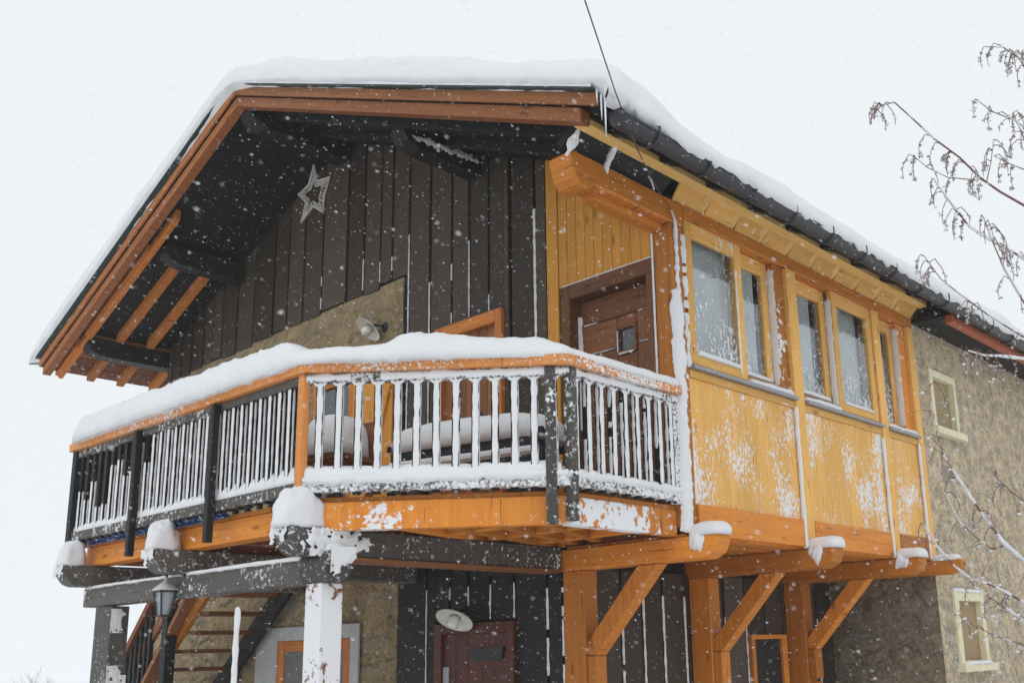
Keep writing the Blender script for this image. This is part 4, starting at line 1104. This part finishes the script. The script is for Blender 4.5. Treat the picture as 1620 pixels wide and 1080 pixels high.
# ---- snow on posts of the porch, sills, plank gaps
m = MB()
rime(m, (XE+.02, 5.475, .74), (XE+.016, 5.475, 2.45), .085, .02, (.75, -.65, 0), 3, rough=.35)
rime(m, (XE+.02, 5.50, 2.2), (XE+.02, 5.50, 2.98), .035, .012, (.9, -.4, 0), 8, rough=.8, gap=.4)
rime(m, (XE+.008, 5.60, 1.9), (XE+.008, 5.60, 2.9), .05, .012, (1, 0, 0), 13, rough=.9, gap=.35)
rime(m, (-4.158, 5.448, 1.7), (-4.158, 5.448, 2.93), .020, .01, (-.3, -1, 0), 5, rough=.3)
rime(m, (XE+.016, 7.012, .72), (XE+.016, 7.012, 1.85), .035, .02, (.6, -.8, 0), 9, rough=.3)
rime(m, (XE+.016, 8.532, .72), (XE+.016, 8.532, 1.80), .032, .02, (.6, -.8, 0), 10, rough=.3)
rime(m, (XE+.016, 9.292, .74), (XE+.016, 9.292, 1.85), .032, .02, (.6, -.8, 0), 12, rough=.3)
for y, s_ in ((6.868, 1), (9.128, 2)): rime(m, (XE-.05, y-.004, 2.0), (XE-.05, y-.004, 2.98), .07, .006, (0, -1, 0), s_, rough=.3)
rime(m, (XE-.04, 7.797, 1.98), (XE-.04, 7.797, 2.95), .06, .006, (0, -1, 0), 77, rough=.25)
rime(m, (XE+.003, 6.275, 1.98), (XE+.003, 6.275, 2.92), .018, .008, (1, 0, 0), 71, rough=.7, gap=.3)
o = m.build('porch_rime', M_rime); tag(o, 'packed snow along the edges of the porch posts and window frames', 'snow', None, 'stuff')
m = MB()
def sillsnow(y0, y1, x, z, wd, h): snow_ridge(m, [(x, y0, z), (x, y1, z)], wd, h, seed=y0, nz=.35, tapers=(.05, .05), drop=.004, step=.02, seg=8)
sillsnow(5.72, 6.285, XE-.004, 2.018, .04, .035); sillsnow(7.89, 8.44, XE-.004, 2.018, .035, .02)
sillsnow(6.37, 7.01, XE-.01, 1.928, .09, .045); sillsnow(7.18, 7.80, XE-.01, 1.928, .09, .04); sillsnow(8.69, 9.29, XE-.01, 1.928, .09, .04)
sillsnow(6.40, 6.80, XE-.06, 2.02, .04, .03); sillsnow(7.22, 7.75, XE-.06, 2.02, .04, .03)
sillsnow(9.82, 10.40, XE+.03, -.22, .09, .03); sillsnow(9.76, 10.44, XE+.0, .465, .05, .03)
o = m.build('sill_snow', M_snow); tag(o, 'small drifts of snow lying on the window sills', 'snow', None, 'stuff')
# seams of the boards
m = MB(); random.seed(21)
for i, x in enumerate(gx):
    y = yw(x)-.020
    px = gap_px[i+len(gap_px)-len(gx)]
    top = {603: 3.6, 621.5: 3.6, 648: 3.75, 742: 3.45, 773: 2.9, 845: 3.5, 680.6: 3.2, 513: 3.7, 577: 3.7, 714.8: 3.3, 551: 3.3}.get(px)
    if not top: continue
    bot = board_bottom(x)+.03 if x < BR-.02 else (2.75 if -6.55 < x < -5.7 else 1.5)
    wd = .028 if px == 845 else random.uniform(.010, .015)
    rime(m, (x-.004, y, bot), (x-.004, y, top), wd, .008, (0, -1, 0), seed=i*3.3, rough=.5, gap=.22 if px not in (845, 648) else 0)
for i, x in enumerate(lows):
    y = yw(x)-.018; bot = .25 if door_l[0] < x < door_l[1] else -1.0
    rime(m, (x, y, bot), (x, y, .52 if i < 5 else .46), .012 if i < 5 else .022, .008, (0, -1, 0), seed=i*5.3+2, rough=.6, gap=0.2)
for i, y in enumerate(sg[1:-1]):
    if i in (6, 7): continue
    rime(m, (XW+.006, y, -1.0), (XW+.006, y, .42 if i < 4 else .25), .022 if i < 4 else .014, .01, (1, 0, 0), seed=i*7.7, rough=.6, gap=.1)
rime(m, (XW-.005, 5.478, -.6), (XW-.005, 5.478, .5), .016, .01, (0, -1, 0), seed=91, rough=.6, gap=.3)
# white lines in the plank door
for i, z in enumerate(plank_z[:-1]):
    segs = [(LX0+.03, LX1-.02)] if i not in (5, 6) else [(LX0+.02, -4.63), (-4.41, LX1-.02)]
    for a_, b_ in segs: rime(m, (a_, LY-.004, z-.003), (b_, LY-.004, z-.003), .009, .007, (0, -1, 0), seed=i*9.1+a_, rough=.6, gap=.25)
rime(m, (-4.98, 5.565, 1.6), (-4.98, 5.565, 2.5), .055, .01, (.5, -1, 0), seed=33, rough=.4)
rime(m, (-5.06, 5.452, 2.737), (-4.17, 5.452, 2.737), .010, .006, (0, -1, .3), seed=35, rough=.5)
rime(m, (-4.60, LY-.018, 2.118), (-4.44, LY-.018, 2.118), .014, .008, (0, -1, .3), seed=36, rough=.3)
rime(m, (-4.600, LY-.018, 2.13), (-4.600, LY-.018, 2.30), .010, .006, (0, -1, 0), seed=37, rough=.3)
o = m.build('seam_snow', M_rime); tag(o, 'thin lines of snow caught in the joints of the dark boards and plank door', 'snow', None, 'stuff')
# big wind patches
m = MB()
def patch(c, u, v, nrm, nu, nv, th, fn, seed):
    """crust patch: u,v half extents; fn(a,b) in [-1,1] returns coverage"""
    c, u, v, nrm = Vector(c), Vector(u), Vector(v), Vector(nrm).normalized(); ids = {}
    for i in range(nu+1):
        for j in range(nv+1):
            a_, b_ = 2*i/nu-1, 2*j/nv-1
            k = fn(a_, b_) + .55*fbm((a_*4*u.length*5+seed, b_*4*v.length*5, seed), 1.0, 4)
            if k > 0:
                ids[(i, j)] = len(m.v); m.v.append(tuple(c+u*a_+v*b_+nrm*(th*min(1, k*3)**.5)))
    for i in range(nu):
        for j in range(nv):
            q = [(i, j), (i+1, j), (i+1, j+1), (i, j+1)]
            q = [ids[t] for t in q if t in ids]
            if len(q) >= 3: m.face(q, None, .5, True)
# on the purlin under the right overhang
pz = zu(-6.05)-.12
xp = -6.05+.086
patch((xp, 5.08, pz), (0, .40, 0), (0, 0, .10), (1, 0, 0), 90, 26, .02, lambda a_, b_: .55-abs(b_+.35-.2*a_)*1.6-abs(a_)**4*.6, 5)
# on the beam above the column
patch((-5.115, 3.62, .655), (0, .36, 0), (0, 0, .085), (1, 0, 0), 80, 20, .02, lambda a_, b_: .42-max(0, a_)*.9-abs(b_)*.45-abs(a_)**6*.4, 8)
patch((-5.21, 3.195, .66), (.09, 0, 0), (0, 0, .08), (0, -1, 0), 16, 16, .02, lambda a_, b_: -.02+.3*b_, 9)
patch((-5.04, 3.50, .53), (0, .09, 0), (0, 0, .095), (1, 0, 0), 24, 24, .02, lambda a_, b_: .3-a_*.4+b_*.8, 12)
patch((-7.918, 3.51, -.35), (0, .075, 0), (0, 0, .75), (1, 0, 0), 20, 150, .012, lambda a_, b_: .30-.9*max(0, a_)*(b_ > .35)-(.8 if .45 < b_ < .75 else 0), 17)
patch((-6.85, 3.194, .665), (.09, 0, 0), (0, 0, .08), (0, -1, 0), 16, 16, .012, lambda a_, b_: .0+.3*b_, 14)
patch((-8.33, 3.194, .665), (.09, 0, 0), (0, 0, .08), (0, -1, 0), 16, 16, .012, lambda a_, b_: .05+.3*b_, 15)
# spatter on the eave between plate and gutter
for (px_, py_, L_, s_) in ((905, 228, .16, 1), (962, 258, .22, 2)):
    q = onx(px_, py_, -3.97); d_ = Vector((.10, 0, .14))
    rime(m, q-d_*.5, q+d_*.6, .05, .02, (.5, -.6, -.2), s_, rough=.6)
o = m.build('crust_patches', M_rime); tag(o, 'ragged crusts of snow stuck to the dark beams', 'snow', None, 'stuff')
# snow on front beam top edge
m = MB(); snow_ridge(m, [(-8.40, 3.46, .578), (-6.82, 3.46, .578)], .10, .014, seed=3, drop=.006, step=.03, seg=6); snow_ridge(m, [(-6.77, 3.46, .577), (-5.33, 3.46, .577)], .10, .02, seed=6, drop=.006, step=.03, seg=6)
blob(m, (-5.17, 3.49, .60), .10, .10, .07, 8, .2)
o = m.build('beam_snow', M_snow); tag(o, 'thin snow lying along the top of the dark front beam', 'snow')
# drips of ice at the verge corner
m = MB()
for px_, py_, l_ in ((951, 150, .17), (957, 155, .26), (944, 140, .1)):
    q = ony(px_, py_, YV-.02); m.tube([q, q-Vector((0, 0, l_*.6)), q-Vector((0, 0, l_))], [.008, .005, .001], 6)
o = m.build('icicles', plain('ice', (.7, .75, .8), .15)); tag(o, 'three small icicles at the right end of the roof verge', 'icicle')

# ================================================================== TREE (branches reach in from the right)
random.seed(12)
DT = 5.2
limbs = [
 ([(1381, 180), (1398, 166), (1415, 162), (1446, 190), (1477, 219), (1519, 250), (1550, 281), (1583, 304), (1620, 325), (1700, 372)], 1.4, 4.2, 0),
 ([(1547, 159), (1568, 176), (1604, 190), (1640, 215), (1710, 262)], 1.2, 2.6, .1),
 ([(1602, 180), (1612, 200), (1622, 224), (1655, 268), (1712, 330)], 1.5, 3, .1),
 ([(1563, 74), (1586, 75), (1609, 89), (1622, 107), (1670, 165), (1720, 240)], 1.2, 2.8, .15),
 ([(1582, 72), (1600, 82), (1620, 88), (1670, 110), (1740, 200)], 1.2, 2.6, .15),
 ([(1448, 249), (1467, 265), (1500, 281), (1545, 285), (1556, 283)], 1.0, 2.0, 0),
 ([(1477, 283), (1495, 309), (1511, 330), (1534, 359), (1563, 377), (1599, 397), (1625, 412), (1700, 445)], 1.2, 4.0, -.1),
 ([(1557, 346), (1568, 377), (1589, 426), (1622, 482), (1690, 520)], 1.3, 3.4, -.2),
 ([(1462, 405), (1488, 441), (1521, 467), (1563, 498), (1617, 532), (1700, 560)], 1.1, 2.8, -.25),
 ([(1572, 221), (1568, 255), (1561, 287)], 1.0, 1.8, 0),
 ([(1573, 247), (1599, 260), (1622, 269), (1700, 330)], 1.0, 2.2, 0),
 ([(1533, 555), (1557, 562), (1583, 563), (1624, 568), (1700, 585)], 1.4, 3.2, -.2),
 ([(1470, 610), (1475, 647), (1483, 690), (1497, 727), (1512, 760)], .9, 1.4, -.1),
 ([(1493, 720), (1510, 747), (1530, 777), (1557, 817), (1587, 857), (1622, 889), (1700, 930)], 1.4, 4.6, -.15),
 ([(1573, 752), (1600, 777), (1622, 794), (1700, 830)], 1.1, 2.6, -.1),
 ([(1495, 780), (1520, 827), (1547, 852), (1570, 868), (1592, 862)], 1.1, 2.4, -.15),
 ([(1462, 830), (1482, 863), (1510, 895), (1533, 913), (1563, 923), (1593, 937), (1622, 954), (1700, 990)], 1.1, 3.7, -.2),
 ([(1543, 927), (1570, 947), (1600, 967), (1622, 985), (1700, 1030)], 1.1, 3.4, -.2),
 ([(1507, 972), (1540, 988), (1573, 1005), (1622, 1021), (1700, 1060)], .9, 1.8, -.1)]
trunk_pts = [atd(1735, 1500, DT+.0), atd(1728, 1050, DT), atd(1722, 700, DT), atd(1716, 420, DT+.1), atd(1722, 200, DT+.2), atd(1730, -40, DT+.3)]
trunk_pts[0].z = GZ-.1
T = thing('bare_tree', (trunk_pts[0].x, trunk_pts[0].y, GZ), 'bare tree with hanging seed clusters reaching in from the right edge', 'tree')
m = MB(); tp = [q+Vector((.03*math.sin(i*2.1), .04*math.cos(i*1.7), 0)) for i, q in enumerate(trunk_pts)]; m.tube(tp, [.09, .075, .06, .042, .025, .008], 10)
for i, (dx, dy, L_) in enumerate(((.5, .3, .9), (.8, -.2, .8), (.2, .8, 1.0), (.6, .6, .7), (.9, .1, .6))):
    q = tp[2+i//2].lerp(tp[3+i//2], .3+.3*(i % 2)); d_ = Vector((dx, dy, .9)).normalized()
    m.tube([q, q+d_*L_*.5, q+(d_+Vector((0, 0, .3)))*L_], [.02, .013, .004], 7)
m.build('trunk', M_bark, T)
tw = MB(); sd_ = MB(); sn = MB()
def leaflet(mb, p, s):
    for _ in range(3):
        d1 = Vector((random.gauss(0, 1), random.gauss(0, 1), random.gauss(-.8, .8))).normalized()*s; d2 = d1.cross(Vector((random.random(), random.random(), random.random()))).normalized()*s*.4
        b = len(mb.v)
        n_ = d1.cross(d2).normalized()*s*.12
        for q in (p, p+d1*.5+d2, p+d1, p+d1*.5-d2, p+d1*.5+n_): mb.v.append(tuple(q))
        mb.face([b, b+1, b+4]); mb.face([b+1, b+2, b+4]); mb.face([b+2, b+3, b+4]); mb.face([b+3, b, b+4]); mb.face([b+3, b+2, b+1, b])
def hang(p, L_, cl):
    """a twig arching out then drooping, a cluster of keys along its lower half"""
    dr = rt*random.choice((-1, -1, 1))*random.uniform(.02, .06) + fw*random.uniform(-.05, .05)
    pts = [p, p+dr*.5+Vector((0, 0, random.uniform(.0, .03))), p+dr+Vector((0, 0, -L_*.25)), p+dr*1.2+Vector((0, 0, -L_*.6)), p+dr*1.15+Vector((0, 0, -L_))]
    tw.tube(pts, [.0032, .0026, .0022, .002, .0014], 4)
    for k in range(cl):
        t = random.uniform(.35, 1.05); i_ = min(3, int(t*4)) if t < 1 else 3
        q = pts[i_].lerp(pts[i_+1], min(1.1, t*4-i_)) + Vector((random.gauss(0, .004), random.gauss(0, .004), 0))
        leaflet(sd_, q, random.uniform(.010, .020))
for (pl_, r0, r1, dz_) in limbs:
    pts = []; n = len(pl_)
    for i, (a_, b_) in enumerate(pl_): pts.append(atd(a_, b_, DT+dz_*(1-i/(n-1)) + .05*math.sin(i*1.7+r1)))
    px2m = DT/F
    rad = [px2m*(r0+(r1-r0)*(i/(n-1)))*.5 for i in range(n)]
    tw.tube(pts, rad, 6)
    low = pl_[0][1] > 600
    tot = sum((pts[i+1]-pts[i]).length for i in range(n-1)); cnt = int(tot/(.075 if not low else .07))+1
    for k in range(cnt):
        t = random.random()*(n-1)*.999; i_ = int(t); q = pts[i_].lerp(pts[i_+1], t-i_)
        if low and random.random() < .9:
            d_ = (rt*random.gauss(-.4, .6)+up*random.gauss(.2, .7)+fw*random.gauss(0, .4)).normalized(); ln = random.uniform(.04, .14)
            tw.tube([q, q+d_*ln*.5+up*.01, q+d_*ln], [.0016, .0012, .0008], 4)
            if random.random() < .6: blob(sn, q+d_*ln*random.random()-Vector((0, 0, .002)), .011, .005, .006, k, .3, False, 6, 4)
        else: hang(q, random.uniform(.05, .13), random.choice((2, 4, 7, 10)))
    hang(pts[0], .1, 8)
    # snow lying on the limb
    th = {4.0: .9, 4.6: .7, 3.7: .6, 3.4: .6, 3.2: .9, 2.6: .45, 2.4: .5, 4.2: .22}.get(r1, .25)
    L2 = 0
    for i in range(n-1):
        a_, b_ = pts[i], pts[i+1]; m_ = int((b_-a_).length/.012)+1
        for k in range(m_):
            q = a_.lerp(b_, k/m_); g_ = fbm((q.x*9, q.y*9, q.z*9), 1, 2)
            if g_ > .35-th*.75:
                rr = rad[i]+(rad[i+1]-rad[i])*k/m_; s_ = rr*(.7+.55*th) + .002
                blob(sn, q+Vector((0, 0, rr*.35)), s_*1.3, s_, s_*(.8+th*.9*max(0, g_+.3)), k, .1, False, 6, 5)
tw.build('branches', M_bark, T); k_ = sd_.build('seed_clusters', M_seed, T); k_['kind'] = 'stuff'
o = sn.build('branch_snow', M_snow); tag(o, 'snow lying on the bare branches at the right', 'snow', None, 'stuff')
# faint far shrub at the lower left
random.seed(4); m = MB()
base = atd(60, 1120, 16); base.z = GZ
def twigs(p, d_, L_, r_, lv):
    q = p + d_*L_; m.tube([p, p.lerp(q, .5)+Vector((random.gauss(0, .02), random.gauss(0, .02), .01)), q], [r_, r_*.8, r_*.5], 5)
    if lv:
        for _ in range(4): twigs(p.lerp(q, random.uniform(.4, 1)), (d_+Vector((random.gauss(0, .5), random.gauss(0, .5), random.gauss(.1, .3)))).normalized(), L_*.66, r_*.55, lv-1)
twigs(base, Vector((0, 0, 1)), .85, .025, 4)
T = thing('frosted_shrub', tuple(base), 'faint frosted shrub far behind at the lower left edge', 'shrub'); m.build('shrub_twigs', plain('frosted_twigs', (.55, .54, .55), .9), T)

# ================================================================== FALLING SNOW
random.seed(99); m = MB(); wind = (rt*.93 - up*.36).normalized()
def flake(p, s, el):
    a_ = (wind+Vector((random.gauss(0, .25), random.gauss(0, .25), random.gauss(0, .25)))).normalized(); b_ = a_.orthogonal().normalized(); c_ = a_.cross(b_); b = len(m.v)
    for q in (a_*el, b_, c_, -b_, -c_, -a_*el): m.v.append(tuple(p+q*s*random.uniform(.7, 1.2)))
    for t in ((0, 1, 2), (0, 2, 3), (0, 3, 4), (0, 4, 1), (5, 2, 1), (5, 3, 2), (5, 4, 3), (5, 1, 4)): m.face([b+i for i in t], [(0, 0)]*3, .5, True)
for _ in range(30000):
    dd = 1.6 + 7.0*random.random()**.7
    p = atd(random.uniform(-200, 1800), random.uniform(-150, 1250), dd)
    if p.y > 5.3 and p.x < XE+.2 or p.x > .5: continue
    flake(p, random.choice((.0006, .0007, .0008, .0009, .0011, .0011, .0013, .0016, .0022))*random.uniform(.7, 1.2), random.uniform(1.3, 3.0))
o = m.build('falling_snow', M_flake); tag(o, 'small snowflakes falling in front of the chalet', None, None, 'stuff')

# ================================================================== HAZE of blown snow
hz = MB(); hz.box(-420, 420, -420, 420, GZ-1.4, 9.0)
hm, hn = newmat('blown_snow_haze'); pv = nd(hn, 'ShaderNodeVolumePrincipled'); pv.inputs['Color'].default_value = (.97, .98, 1, 1); pv.inputs['Density'].default_value = 0.0018
hn.links.new(pv.outputs[0], nd(hn, 'ShaderNodeOutputMaterial').inputs['Volume'])
o = hz.build('haze', hm); tag(o, 'pale haze of blown snow in the air', None, None, 'stuff')
sc.cycles.volume_bounces = 2
